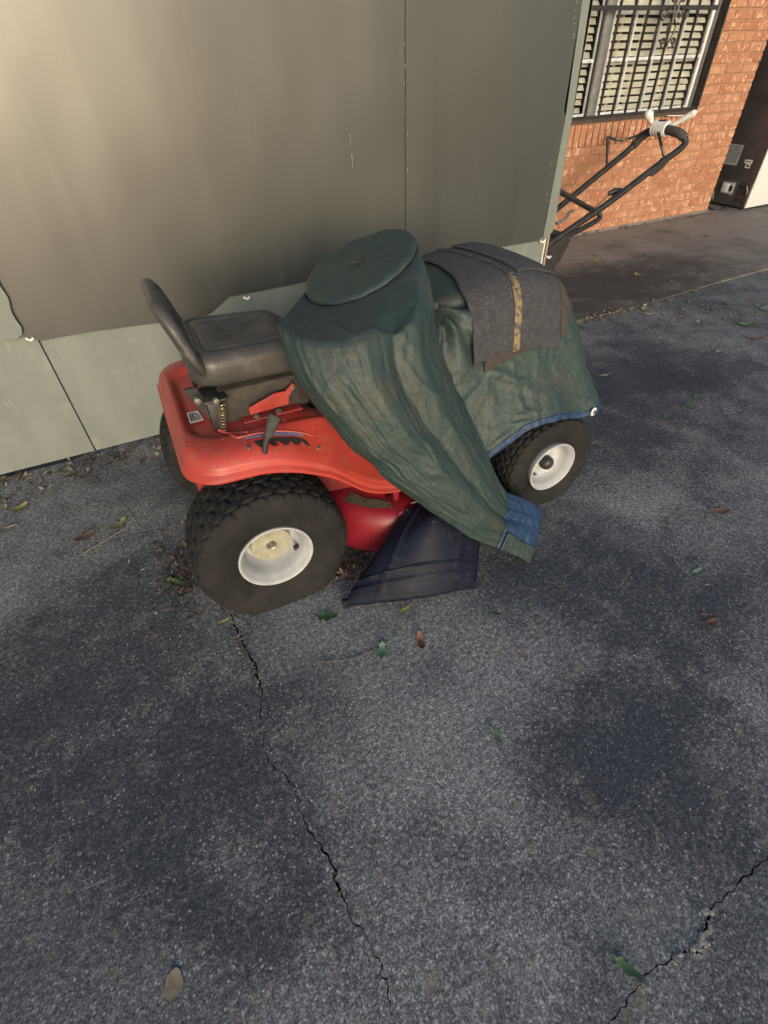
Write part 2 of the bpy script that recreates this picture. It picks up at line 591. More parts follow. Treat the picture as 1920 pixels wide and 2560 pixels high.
def fbm(p, s, o=4):
    return noise.fractal(Vector(p) * s, 1.0, 2.0, o, noise_basis='PERLIN_ORIGINAL')


# ------------------------------------------------------------------ ground, driveway, carport slab
structure(obj('ground', [(-60, -60, -0.015), (60, -60, -0.015), (60, 60, -0.015), (-60, 60, -0.015)], [(0, 1, 2, 3)], M['soil']))

crack_a = [(-0.55, 2.36), (-0.40, 2.05), (-0.30, 1.75), (-0.19, 1.42), (-0.12, 1.25), (-0.071, 1.133), (-0.062, 1.032), (-0.051, 0.946), (-0.047, 0.89), (-0.049, 0.813), (-0.077, 0.734), (-0.087, 0.654), (-0.089, 0.615), (-0.066, 0.576), (-0.044, 0.528), (-0.045, 0.482), (-0.049, 0.436), (-0.034, 0.392), (-0.02, 0.35), (-0.018, 0.315), (-0.02, 0.279), (-0.015, 0.242), (-0.011, 0.217), (0.002, 0.182), (0.006, 0.152), (0.01, 0.123), (0.005, 0.087), (-0.003, 0.043), (0.02, -0.15), (0.0, -0.6), (0.06, -3.0)]
wid_a = {5: 0.006, 6: 0.009, 7: 0.010, 8: 0.010, 9: 0.004, 13: 0.0035, 17: 0.004, 18: 0.006, 19: 0.008, 20: 0.0075, 21: 0.004}
crack_b = [(3.5, 0.2), (1.6, -0.05), (1.1, -0.09), (0.875, -0.088), (0.834, -0.089), (0.798, -0.092), (0.766, -0.096), (0.731, -0.098), (0.696, -0.097), (0.664, -0.103), (0.63, -0.123), (0.602, -0.13), (0.562, -0.12), (0.521, -0.117), (0.476, -0.109), (0.444, -0.119), (0.407, -0.125), (0.367, -0.135), (0.25, -0.17), (0.02, -0.15)]


def jag(poly, wid, base, n_sub, amp):
    """a crack: the left and right lips of an uneven line"""
    c, w = [], []
    for i in range(len(poly) - 1):
        a, b = Vector((*poly[i], 0)), Vector((*poly[i + 1], 0))
        for k in range(n_sub):
            t = k / n_sub
            p = a.lerp(b, t)
            d = (b - a).normalized()
            q = Vector((-d.y, d.x, 0))
            p += q * (noise.noise(p * 55.0) * amp + noise.noise(p * 160.0) * amp * 0.5)
            c.append(p)
            w.append(lerp(wid.get(i, base), wid.get(i + 1, base), t) * (0.45 + 1.5 * abs(noise.noise(p * 60))))
    c.append(Vector((*poly[-1], 0)))
    w.append(base)
    left, right = [], []
    for i, p in enumerate(c):
        d = (c[min(i + 1, len(c) - 1)] - c[max(i - 1, 0)]).normalized()
        q = Vector((-d.y, d.x, 0))
        left.append(p + q * w[i] * 0.5)
        right.append(p - q * w[i] * 0.5)
    return left, right


la, ra = jag(crack_a, wid_a, 0.0026, 6, 0.009)
lb, rb = jag(crack_b, {5: 0.004, 9: 0.004, 10: 0.006, 11: 0.006, 14: 0.003}, 0.0028, 5, 0.009)


def slab(name, outline, m, depth=0.055, z=0.0):
    bm = bmesh.new()
    vs = [bm.verts.new((p[0], p[1], z)) for p in outline]
    f = bm.faces.new(vs)
    f.normal_update()
    if f.normal.z < 0:
        f.normal_flip()
    r = bmesh.ops.extrude_face_region(bm, geom=[f])
    bmesh.ops.translate(bm, vec=(0, 0, -depth), verts=[e for e in r['geom'] if isinstance(e, bmesh.types.BMVert)])
    bmesh.ops.triangulate(bm, faces=bm.faces[:])
    bmesh.ops.recalc_face_normals(bm, faces=bm.faces[:])
    me = bpy.data.meshes.new(name)
    bm.to_mesh(me)
    bm.free()
    me.materials.append(m)
    o = bpy.data.objects.new(name, me)
    COL.objects.link(o)
    return structure(o)


YJ = 2.47                                             # joint between the driveway and the carport slab
# crack_a meets crack_b at (0.02,-0.15)
ia = (len(crack_a) - 3) * 6
top_l, top_r = la[:ia + 1], ra[:ia + 1]
west = [(-14, 2.36)] + [(p.x, p.y) for p in ra] + [(-14, -3.0)]
slab('driveway', west, M['driveway'])
edge_joint = [(14, YJ + 0.06), (5.2, 2.56), (4.66, 2.545), (3.9, 2.51), (3.4, 2.478), (3.1, 2.455), (2.67, 2.47), (2.0, 2.46), (0.5, 2.44), (-0.4, 2.42)]
north = [(x, y - 0.006) for x, y in edge_joint] + [(p.x, p.y) for p in top_l] + [(p.x, p.y) for p in reversed(lb[:-6])] + [(14, 0.3)]
slab('driveway', north, M['driveway'])
ib = ia + 2
south = [(p.x, p.y) for p in la[ib:]] + [(14, -3.0), (14, 0.295)] + [(p.x, p.y) for p in rb[:-6]]
slab('driveway', south, M['driveway'])
slab('carport_slab', [(x, y + 0.004) for x, y in edge_joint] + [(-0.4, 9), (14, 9)], M['slab'], z=0.012, depth=0.07)

# spalled pale rubble along the right hand crack
mb = MB()
for i in range(46):
    k = random.choice([8, 9, 9, 10, 10, 10, 11, 11, 12, 13])
    a, b = crack_b[k], crack_b[k + 1]
    t = random.random()
    x, y = lerp(a[0], b[0], t) + random.gauss(0, 0.006), lerp(a[1], b[1], t) + random.gauss(0, 0.007)
    s = random.uniform(0.002, 0.0065)
    bm = bmesh.new()
    bmesh.ops.create_icosphere(bm, subdivisions=1, radius=s)
    for v in bm.verts:
        v.co = Vector((v.co.x * 1.4, v.co.y, v.co.z * 0.45)) * random.uniform(0.7, 1.2)
    bm.verts.index_update()
    rz = Matrix.Rotation(random.random() * 6.28, 3, 'Z')
    mb.add([rz @ v.co + Vector((x, y, 0.001)) for v in bm.verts], [tuple(v.index for v in f.verts) for f in bm.faces])
    bm.free()
o = mb.build('concrete_crumbs', M['chip'])
o['kind'] = 'stuff'
o['label'] = 'pale crumbs of broken concrete along the crack at lower right'

# ------------------------------------------------------------------ shed wall
YW = 2.38
wall = thing('shed_wall', 'tall grey olive sheet wall above a sage green skirting board', 'wall', (0.8, YW, 0))


def sheet(name, outline, y_front, thick, m, parent, warp=0.0, res=0.06):
    """a thin upright sheet cut to an outline given in x,z, gently warped"""
    bm = bmesh.new()
    vs = [bm.verts.new((x, 0, z)) for x, z in outline]
    f = bm.faces.new(vs)
    bmesh.ops.triangulate(bm, faces=[f])
    if warp:
        xs = [p[0] for p in outline]
        zs = [p[1] for p in outline]
        for i in range(1, int((max(xs) - min(xs)) / res)):
            bmesh.ops.bisect_plane(bm, geom=bm.verts[:] + bm.edges[:] + bm.faces[:], plane_co=(min(xs) + i * res, 0, 0), plane_no=(1, 0, 0))
        for i in range(1, int((max(zs) - min(zs)) / res)):
            bmesh.ops.bisect_plane(bm, geom=bm.verts[:] + bm.edges[:] + bm.faces[:], plane_co=(0, 0, min(zs) + i * res), plane_no=(0, 0, 1))
    r = bmesh.ops.extrude_face_region(bm, geom=bm.faces[:])
    bmesh.ops.translate(bm, vec=(0, thick, 0), verts=[e for e in r['geom'] if isinstance(e, bmesh.types.BMVert)])
    bmesh.ops.recalc_face_normals(bm, faces=bm.faces[:])
    bm.verts.index_update()
    v = []
    for q in bm.verts:
        w = warp * (fbm((q.co.x, 3.1, q.co.z * 0.6), 1.7, 3)) if warp else 0.0
        v.append((q.co.x, y_front + q.co.y + w, q.co.z))
    fs = [tuple(x.index for x in q.verts) for q in bm.faces]
    bm.free()
    return obj(name, v, fs, m, parent, sharp=35)


TOP = 2.5
# sage skirting boards, with an open seam between them
sheet('skirting_board', [(-4.0, 0.015), (-0.441, 0.015), (-0.441, 0.62), (-4.0, 0.62)], YW - 0.012, 0.018, M['sage'], wall)
sheet('skirting_board', [(-0.434, 0.015), (2.118, 0.012), (2.118, 0.66), (-0.434, 0.66)], YW - 0.012, 0.018, M['sage'], wall)
# backing board and framing behind
MB().box((-4.0, YW + 0.0075, 0.02), (2.10, YW + 0.026, TOP)).build('backing_board', M['sage'], wall)
for x in (-3.9, -2.7, -1.5, -0.3, 0.9, 2.04):
    MB().box((x, YW + 0.0265, 0.0), (x + 0.04, YW + 0.115, TOP)).build('stud', M['edgewood'], wall)
# the grey sheets
left_bottom = [(-0.43, 0.557), (-0.233, 0.556), (0.0, 0.548), (0.12, 0.534), (0.2, 0.528), (0.25, 0.54), (0.30, 0.572), (0.34, 0.594), (0.388, 0.606), (0.8, 0.603), (1.224, 0.60)]
sheet('wall_sheet', [(-0.60, 0.585), (-0.46, 0.583), (-0.447, 0.58)] + left_bottom + [(1.224, TOP), (-0.60, TOP)], YW - 0.024, 0.006, M['panel'], wall, warp=0.006)
sheet('wall_sheet', [(1.227, 0.60), (1.7, 0.598), (2.04, 0.596), (2.066, 0.606), (2.076, 0.66), (2.074, 0.84), (2.092, 1.11), (2.075, 1.5), (2.085, TOP), (1.227, TOP)], YW - 0.025, 0.006, M['panel'], wall, warp=0.006)
# the paler sheet to the left of it, with a ragged peeling edge
rag = [(-0.475 + 0.004 * math.sin(i * 0.7) + random.choice((0, 0, 0.001, -0.003, 0.003)) * random.random() + 0.02 * i / 22, 0.60 + i * 0.012) for i in range(22)] + [(-0.46, 0.88)]
edge_ = [(-0.50, 0.588)] + rag + [(-0.455, TOP)]
v = [(x, y, z) for (xe, z) in edge_ for (x, y) in ((-4.0, YW - 0.036), (-4.0, YW - 0.042), (xe, YW - 0.042), (xe, YW - 0.036))]
obj('side_sheet', v, grid_faces(len(edge_), 4, closed=True) + [(3, 2, 1, 0)], M['sage'], wall)
# corner trim: a sage strip that narrows downwards, and the raw plywood edge below
trim = [(2.078, 0.61), (2.096, 0.60), (2.139, 0.63), (2.142, 0.74), (2.133, 1.11), (2.117, 1.52), (2.12, TOP), (2.08, TOP), (2.074, 1.5), (2.092, 1.11), (2.072, 0.84)]
sheet('corner_trim', trim, YW - 0.0265, 0.034, M['sage'], wall)
MB().box((2.1185, YW - 0.020, 0.01), (2.130, YW + 0.022, 0.634)).build('plywood_edge', M['edgewood'], wall)
MB().box((2.101, YW - 0.0185, 0.012), (2.1075, YW - 0.012, 0.598)).build('edge_strip', M['white'], wall)
# staples along the seam and screw heads along the right edge
mb = MB()
z = 0.98
while z < 2.4:
    x = 1.228 + random.uniform(-0.010, 0.008)
    w_ = random.uniform(0.0006, 0.0013)
    mb.box((x - w_, YW - 0.030, z), (x + w_, YW - 0.0195, z + random.uniform(0.004, 0.014)))
    z += random.uniform(0.04, 0.085)
for i in range(26):
    z = random.uniform(0.75, 2.3)
    x = 2.055 + random.uniform(-0.02, 0.012)
    mb.box((x - 0.002, YW - 0.031, z), (x + 0.002, YW - 0.0195, z + 0.004))
for (x, z, l) in ((0.967, 1.105, 0.03), (0.970, 1.02, 0.045)):
    mb.box((x - 0.0015, YW - 0.032, z), (x + 0.0015, YW - 0.0165, z + l))
o = mb.build('staples', M['speck'], wall)
o['kind'] = 'stuff'
for (x, z) in ((0.415, 0.577), (2.070, 0.588), (-0.462, 0.572), (2.137, 0.50)):
    mb = MB()
    mb.tube([(x - 0.012, YW - 0.028, z + 0.006), (x + 0.004, YW - 0.036, z - 0.002), (x + 0.014, YW - 0.032, z + 0.004)], 0.0055, 8)
    mb.tube([(x + 0.004, YW - 0.036, z - 0.002), (x + 0.002, YW - 0.008, z - 0.006)], 0.004, 6)
    mb.build('clip', M['white'], wall)

# ------------------------------------------------------------------ brick house
YB = 4.15
house = thing('brick_house', 'orange brick house wall with a barred window behind the grey sheet wall', 'house', (4.6, YB, 0))
CH, BL, J = 0.0716, 0.2225, 0.0115
X0, X1 = 2.0, 5.935
WX0, WX1, WZ0, WZ1 = 3.10, 5.262, 0.90, 2.15
mb = MB()
mb.box((X0, YB + 0.007, 0.0), (WX0, YB + 0.20, 2.75))
mb.box((WX1, YB + 0.007, 0.0), (X1 - 0.004, YB + 0.20, 2.75))
mb.box((WX0, YB + 0.007, 0.0), (WX1, YB + 0.20, WZ0))
mb.box((WX0, YB + 0.007, WZ1), (WX1, YB + 0.20, 2.75))
mb.box((X1 - 0.2, YB + 0.20, 0.0), (X1 - 0.004, YB + 2.6, 2.75))
mb.build('wall', M['mortar'], house)
# concrete footing that shows as a grey line at the base
mb = MB()
pr = [(X0, 0.0)]
n = 60
top = []
for i in range(n + 1):
    x = lerp(X0, X1, i / n)
    top.append((x, YB - 0.010, 0.016 + 0.010 * noise.noise(Vector((x * 6, 0, 0)))))
v = []
for p in top:
    v += [(p[0], YB - 0.03 - 0.012 * noise.noise(Vector((p[0] * 5, 4, 0))), 0.0125), (p[0], p[1], p[2] + 0.012), (p[0], YB + 0.01, p[2] + 0.014)]
mb.add(v, grid_faces(n + 1, 3))
mb.build('footing', M['slab'], house)


def brick_mesh(l, h, d, seed):
    rnd = random.Random(seed)
    mb = MB()
    c = 0.004
    pts = []
    for (x, z) in ((0, 0), (l, 0), (l, h), (0, h)):
        pts.append((x + rnd.uniform(-.0015, .0015), z + rnd.uniform(-.0015, .0015)))
    cx, cz = l / 2, h / 2
    y0 = rnd.uniform(-.0015, .0015)
    front = [(x + (c if x < cx else -c), y0 + rnd.uniform(-.001, .001), zz + (c if zz < cz else -c)) for x, zz in pts]
    mid = [(x, c + 0.001, zz) for x, zz in pts]
    back = [(x, d, zz) for x, zz in pts]
    v = front + mid + back
    f = [(0, 1, 2, 3)]
    for k in range(4):
        k2 = (k + 1) % 4
        f += [(k, 4 + k, 4 + k2, k2), (4 + k, 8 + k, 8 + k2, 4 + k2)]
    me = bpy.data.meshes.new('brick')
    me.from_pydata(v, [], f)
    bm = bmesh.new()
    bm.from_mesh(me)
    bmesh.ops.recalc_face_normals(bm, faces=bm.faces[:])
    bm.to_mesh(me)
    bm.free()
    me.materials.append(M['brick'])
    return me


bricks = {}


def brick(x, z, l, h=CH - J, var=None, far=None):
    key = (round(l, 3), round(h, 3), random.randrange(4))
    if key not in bricks:
        bricks[key] = brick_mesh(l, h, 0.05, hash(key) % 1000)
    me = bricks[key]
    if far is not None:
        far.add([v.co + Vector((x, YB, z)) for v in me.vertices], [tuple(p.vertices) for p in me.polygons])
        return
    o = bpy.data.objects.new('brick', me)
    COL.objects.link(o)
    o.parent = house
    o.location = Vector((x, YB + random.uniform(-0.0025, 0.002), z)) - house.location


far_bricks = MB()
for r in range(38):
    z = 0.024 + r * CH
    off = (BL / 2 if r % 2 else 0.0) + 0.03
    x = X1 - off
    segs = []
    e = X1 - 0.002
    first = True
    while e > X0:
        l = (BL / 2 if (r % 2 and first) else BL) - J
        s = e - l
        segs.append((s, e))
        e = s - J
        first = False
    for (s, e) in segs:
        pieces = [(s, e)]
        zt = z + CH - J
        if zt > WZ0 - 0.165 and z < WZ1:                # cut round the window and its sill
            lim = WX1 + (0.004 if z > WZ0 - 0.165 else 0)
            pieces = []
            if s < WX0 - 0.01:
                pieces.append((s, min(e, WX0 - 0.006)))
            if e > lim + 0.02:
                pieces.append((max(s, lim + 0.006), e))
        for (a, b) in pieces:
            if b - a < 0.02:
                continue
            near = a > 3.62 and z < 1.66
            brick(a, z, b - a, far=None if near else far_bricks)
o = far_bricks.build('bricks', M['brick'], house)
o['kind'] = 'stuff'
# sloping sill of bricks on edge
x = WX0
k = 0
while x < WX1 + 0.02:
    me = bricks.get('sill')
    if me is None:
        mb = MB().box((0, -0.012, 0), (0.0585, 0.09, 0.158), 0.004)
        me = bpy.data.meshes.new('sill_brick')
        me.from_pydata([tuple(v) for v in mb.v], [], mb.f)
        me.materials.append(M['brick'])
        bricks['sill'] = me
    o = bpy.data.objects.new('sill_brick', me)
    COL.objects.link(o)
    o.parent = house
    o.location = Vector((x, YB + random.uniform(-.003, .002), WZ0 - 0.168)) - house.location
    o.rotation_euler = (R(-3), 0, 0)
    x += 0.0716
    k += 1

# window: a part of the house; its frame pieces, slats and panes are sub-parts
YG = YB + 0.085
mb = MB()
mb.box((WX1 - 0.016, YB - 0.004, WZ0 + 0.001), (WX1 + 0.001, YB + 0.19, WZ1))  # right jamb lining, in the dark brown of the sill board
mb.box((WX0, YB - 0.022, WZ0 + 0.0005), (WX1 - 0.0165, YB + 0.19, WZ0 + 0.026))
window = mb.build('window', M['brownframe'], house)
for (a, b) in ((3.977, 4.068), (3.12, 3.17), (5.222, 5.2455)):
    MB().box((a, YG - 0.028, WZ0 + 0.027), (b, YG + 0.03, WZ1)).build('window_post', M['greyframe'], window)
mb = MB()
for (a, b) in ((3.172, 3.975), (4.07, 5.22)):
    mb.box((a, YG - 0.012, WZ0 + 0.027), (a + 0.024, YG + 0.012, WZ1 - 0.01), 0.003)
    mb.box((b - 0.03, YG - 0.012, WZ0 + 0.027), (b, YG + 0.012, WZ1 - 0.01), 0.003)
    mb.box((a + 0.0245, YG - 0.010, WZ0 + 0.028), (b - 0.0305, YG + 0.012, WZ0 + 0.058), 0.003)
mb.build('sash', M['winframe'], window)
mb = MB()
for x in (3.37, 3.57, 3.77, 4.327, 4.62, 4.90):
    mb.box((x - 0.008, YG - 0.008, WZ0 + 0.0585), (x + 0.008, YG + 0.007, WZ1 - 0.01), 0.002)
mb.build('muntin', M['winframe'], window)
mb = MB()
for (a, b) in ((3.1965, 3.9445), (4.0945, 5.1895)):
    mb.box((a, YG - 0.014, 1.288), (b, YG + 0.009, 1.312), 0.003)
mb.build('meeting_rail', M['winframe'], window)
for (a, b) in ((3.198, 3.943), (4.096, 5.188)):
    MB().box((a, YG - 0.0015, WZ0 + 0.06), (b, YG + 0.0015, WZ1 - 0.012)).build('pane', M['glass'], window)
slat_me = {}
for (a, b) in ((3.19, 3.955), (4.085, 5.205)):
    z = WZ0 + 0.03
    while z < WZ1 - 0.03:
        key = round(b - a, 3)
        if key not in slat_me:
            L_ = b - a
            v = []
            for i in range(9):
                x = L_ * i / 8
                sag = 0.0025 * math.sin(i * 1.3)
                v += [(x, -0.010, -0.0182 + sag), (x, 0.0, 0.002 + sag), (x, 0.010, 0.0182 + sag)]
            me = bpy.data.meshes.new('blind_slat')
            me.from_pydata(v, [], grid_faces(9, 3))
            me.materials.append(M['blind'])
            slat_me[key] = me
        o = bpy.data.objects.new('blind_slat', slat_me[key])
        COL.objects.link(o)
        o.parent = window
        o.location = Vector((a, YG + 0.055, z)) - house.location
        o.rotation_euler = (R(random.uniform(-6, 6)), R(random.uniform(-0.25, 0.25)), 0)
        z += 0.0505
MB().box((3.12, YB + 0.28, WZ0 - 0.05), (WX1, YB + 0.30, WZ1)).build('room_shade', M['room'], window)
mb = MB()                                               # beige strips behind the slats, standing in for streaks reflected in the glass
for x in [random.uniform(3.2, 5.2) for _ in range(26)]:
    w = random.uniform(0.012, 0.05)
    path = [(x + 0.01 * math.sin(z_ * 7 + x * 9), YB + 0.20 + 0.01 * math.sin(z_ * 5 + x), z_) for z_ in [WZ0 + i * 0.125 for i in range(11)]]
    v = []
    for p in path:
        v += [(p[0] - w / 2, p[1], p[2]), (p[0] + w / 2, p[1] + 0.01, p[2])]
    mb.add(v, grid_faces(len(path), 2))
mb.build('reflection_streaks', mat('beige reflection streak', (0.55, 0.44, 0.30), (0.62, 0.55, 0.42), 20, 0.8), window)

# security bars: a part of the house, every bar a sub-part
YBAR = YB - 0.028
mb = MB()
mb.box((3.3, YBAR - 0.008, 1.585), (5.10, YBAR + 0.008, 1.614))
mb.box((3.3, YBAR - 0.010, WZ0 + 0.030), (WX1 - 0.03, YBAR + 0.010, WZ0 + 0.050))
guard = mb.build('window_guard', M['blackmetal'], house)
for x in (3.43, 3.575, 3.722, 3.87, 4.025, 4.178, 4.325, 4.463, 4.606, 4.738, 4.880, 5.023):
    MB().box((x - 0.008, YBAR - 0.0075, WZ0 + 0.0505), (x + 0.008, YBAR + 0.0075, 2.1)).build('bar', M['blackmetal'], guard)
MB().box((WX1 - 0.048, YBAR - 0.012, WZ0 + 0.0505), (WX1 - 0.030, YBAR + 0.012, 2.1)).build('bar', M['blackmetal'], guard)


def scroll(cx, cz, r, turns, start, hand):
    pts = []
    for i in range(22):
        t = i / 21
        a = start + hand * turns * 2 * math.pi * t
        rr = r * (1 - 0.72 * t)
        pts.append((cx + rr * math.cos(a), YBAR - 0.018, cz + rr * math.sin(a)))
    return pts


mb = MB()
xc = 4.606
for s in (-1, 1):
    for (dx, z, r) in ((0.045, 1.66, 0.038), (0.045, 1.575, 0.034), (0.115, 1.565, 0.04), (0.055, 1.40, 0.030)):
        mb.tube(scroll(xc + s * dx, z, r, 1.25, R(-90) if z < 1.6 else R(90), s * (1 if z < 1.6 else -1)), 0.006, 6)
    mb.tube(smooth_path([(xc, YBAR - 0.018, 1.37), (xc + s * 0.02, YBAR - 0.018, 1.42), (xc + s * 0.045, YBAR - 0.018, 1.485), (xc + s * 0.012, YBAR - 0.018, 1.53), (xc + s * 0.02, YBAR - 0.018, 1.6), (xc + s * 0.03, YBAR - 0.018, 1.72)], 18), 0.007, 6)
mb.build('scrollwork', M['blackmetal'], guard)
MB().box((4.845, YB - 0.055, 0.893), (5.11, YB - 0.035, 0.899), rot=Matrix.Rotation(R(3), 3, 'Y')).build('sill_strip', M['white'], house)

# ------------------------------------------------------------------ refrigerator beyond the wall's end
fx = 6.27
fr = thing('refrigerator', 'white refrigerator with its dark back turned to the brick corner', 'refrigerator', (fx + 0.35, 4.3, 0))
MB().box((fx + 0.012, 3.955, 0.03), (fx + 0.75, 4.72, 1.78), 0.008).build('cabinet', M['fridgewhite'], fr)
mb = MB()
mb.box((fx - 0.004, 3.962, 0.26), (fx + 0.0115, 4.713, 1.77), 0.002)
back = mb.build('back_panel', M['fridgeback'], fr)
# lower cover plate pierced by rows of slots: built round the openings
mb = MB()
rows_ = [(0.205, 2, 3), (0.142, 5, 0), (0.078, 5, 0)]
ys = [4.005 + i * 0.018 for i in range(6)]
mb.box((fx - 0.010, 4.12, 0.035), (fx + 0.006, 4.713, 0.257), 0.002)
mb.box((fx - 0.010, 3.962, 0.035), (fx + 0.006, 4.0005, 0.257), 0.002)
for (za, zb) in ((0.035, 0.075), (0.121, 0.137), (0.183, 0.197), (0.235, 0.257)):
    mb.box((fx - 0.0098, 4.001, za), (fx + 0.0058, 4.1195, zb))
for (za, zb) in ((0.0752, 0.1208), (0.1372, 0.1828), (0.1972, 0.2348)):
    for i in range(7):
        y = 4.001 + i * 0.0185
        if y < 4.113:
            mb.box((fx - 0.0098, y, za), (fx + 0.0058, y + 0.0075, zb))
mb.build('vent_cover', M['fridgeback'], fr)
MB().box((fx + 0.0065, 3.965, 0.04), (fx + 0.011, 4.7, 0.25)).build('vent_recess', M['room'], fr)
mb = MB()
mb.box((fx - 0.022, 4.150, 0.135), (fx - 0.0102, 4.30, 0.245), 0.005)
so = mb.build('drain_box', M['paper'], fr)
MB().box((fx - 0.024, 4.165, 0.165), (fx - 0.0222, 4.20, 0.215)).build('drain_hole', M['slot'], so)
MB().box((fx - 0.026, 4.206, 0.150), (fx - 0.0225, 4.288, 0.232), 0.002).build('drain_lid', M['white'], so)
lab = MB().box((fx - 0.0062, 4.226, 0.395), (fx - 0.0042, 4.388, 0.575)).build('rating_label', M['paper'], fr)
mb = MB()
for i in range(9):
    z = 0.555 - i * 0.017
    y1 = 4.376 - random.random() * 0.01
    y = y1
    while y > 4.25:
        w = random.uniform(0.008, 0.026)
        mb.box((fx - 0.0068, max(y - w, 4.236), z), (fx - 0.0063, y, z + 0.006))
        y -= w + 0.006
mb.build('label_print', M['ink'], lab)
mb = MB()
mb.box((fx - 0.0062, 4.065, 0.428), (fx - 0.0042, 4.150, 0.458))
mb.box((fx - 0.0062, 4.072, 0.385), (fx - 0.0042, 4.125, 0.4275))
st = mb.build('sticker', M['white'], fr)
mb = MB()
mb.box((fx - 0.0068, 4.075, 0.438), (fx - 0.0063, 4.142, 0.446))
mb.box((fx - 0.0068, 4.085, 0.395), (fx - 0.0063, 4.112, 0.418))
mb.build('sticker_print', M['ink'], st)
mb = MB()
mb.tube(smooth_path([(fx - 0.012, 4.012, 0.235), (fx - 0.03, 4.0, 0.225), (fx - 0.018, 3.985, 0.19), (fx - 0.012, 3.99, 0.16)], 12), 0.004, 6)
mb.tube(smooth_path([(fx - 0.02, 4.39, 0.15), (fx - 0.09, 4.33, 0.16), (fx - 0.1, 4.30, 0.09), (fx - 0.08, 4.36, 0.05)], 14), 0.004, 6)
mb.build('tube_loop', M['paper'], fr)
MB().box((fx - 0.10, 4.36, 0.02), (fx - 0.012, 4.55, 0.16), 0.012).build('compressor_tray', M['black'], fr)
mb = MB()
mb.tube(smooth_path([(fx - 0.05, 4.36, 0.03), (fx - 0.16, 4.27, 0.02), (fx - 0.25, 4.13, 0.018), (fx - 0.13, 4.10, 0.018), (fx - 0.03, 4.16, 0.018), (fx + 0.02, 4.05, 0.018)], 30), 0.0055, 6)
tag(mb.build('power_cord', M['black']), 'black power cord looping on the slab in front of the refrigerator back', 'cord')
for (x, y) in ((fx + 0.05, 4.0), (fx + 0.7, 4.0), (fx + 0.05, 4.66), (fx + 0.7, 4.66)):
    MB().lathe([(0.0, 0.031), (0.022, 0.031), (0.022, 0.0125), (0.0, 0.0125)], (x, y, 0), n=12).build('foot', M['black'], fr)

# ------------------------------------------------------------------ riding mower
YC = 1.53
mower = thing('riding_mower', 'red riding lawn mower half hidden under a green tarpaulin, grey seat showing', 'lawn tractor', (0.6, YC, 0))


def outline(xo, xe, yn, yf, r, ns=44, nc=14, ne=16):
    """open at xo; near side, rounded corner, end, rounded corner, far side"""
    s = 1 if xe > xo else -1
    p = []
    for i in range(ns):
        p.append((lerp(xo, xe - s * r, i / (ns - 1)), yn))
    for i in range(1, nc):
        a = math.pi / 2 * i / nc
        p.append((xe - s * r + s * r * math.sin(a), yn + r - r * math.cos(a)))
    for i in range(ne):
        p.append((xe, lerp(yn + r, yf - r, i / (ne - 1))))
    for i in range(1, nc):
        a = math.pi / 2 * i / nc
        p.append((xe - s * r + s * r * math.cos(a), yf - r + r * math.sin(a)))
    for i in range(ns):
        p.append((lerp(xe - s * r, xo, i / (ns - 1)), yf))
    return p


def table_smooth(tab, k=0.035):
    def f(x):
        return sum(interp(tab, x + k * d) * w for d, w in ((-1, .15), (-.5, .2), (0, .3), (.5, .2), (1, .15)))
    return f


base_lip = table_smooth([(-.06, .575), (.0, .575), (.158, .565), (.245, .535), (.36, .468), (.448, .372), (.497, .332), (.566, .306), (.9, .30)])
base_in = table_smooth([(-.06, .578), (.30, .578), (.37, .572), (.43, .55), (.50, .48), (.57, .39), (.64, .33), (.72, .306), (.9, .302)], 0.05)
skirt = table_smooth([(-.06, .075), (.16, .071), (.36, .068), (.45, .062), (.52, .046), (.9, .042)])
YN, YF = 1.15, 1.91
rings = [(.014, .014, -1.0, 0), (.0, .0, -1.0, .003), (.0, .0, -.78, 0), (.014, .013, -.66, 0), (.015, .014, -.40, 0), (.021, .019, -.33, 0), (.024, .021, 0, -.018), (.036, .028, 0, -.007), (.056, .034, 0, -.001),
         (.08, .039, 0, .001), (.118, .046, 0, .0), (.128, .054, 0, -.004), (.140, .064, 0, -.016), (.150, .074, 0, -.019)]
rows = []
for (iy, ix, ks, dz) in rings:
    ol = outline(.86, -.06 + ix, YN + iy, YF - iy, 0.11 - 0.3 * ix)
    row = []
    for (x, y) in ol:
        k = sstep(0.02, 0.16, iy)
        zb = lerp(base_lip(x), base_in(x), k)
        z = zb + ks * skirt(x) + dz * (1 - sstep(.34, .5, x) * (0.8 if ks == 0 and dz < -.002 else 0))
        if ks == 0 and iy > .05 and iy < .13:
            z += 0.008 * math.exp(-((x - .40) / .05) ** 2) * (1 if y < 1.5 else 0)
        row.append(Vector((x, y, z)))
    rows.append(row)
nfr = len(rows[0])
v = [p for r in rows for p in r]
f = grid_faces(len(rows), nfr)
# close the middle
last = (len(rows) - 1) * nfr
half = nfr // 2
K = 10
cols = []
for i in range(half):
    a, b = rows[-1][i], rows[-1][nfr - 1 - i]
    ids = [last + i]
    for k in range(1, K):
        t = k / K
        p = a.lerp(b, t)
        e = min(t, 1 - t) * 2
        p.z = lerp(a.z, base_in(p.x + .08 * sstep(0, .6, e)) - .019 * (1 - sstep(.34, .5, p.x)), sstep(0, .5, e))
        ids.append(len(v))
        v.append(p)
    ids.append(last + nfr - 1 - i)
    cols.append(ids)
for a, b in zip(cols, cols[1:]):
    for k in range(K):
        f.append((a[k], a[k + 1], b[k + 1], b[k]))
fender = obj('fender', v, f, M['red'], mower, sharp=50)
fender.modifiers.new('round', 'SUBSURF').levels = 1
fender.modifiers['round'].render_levels = 1
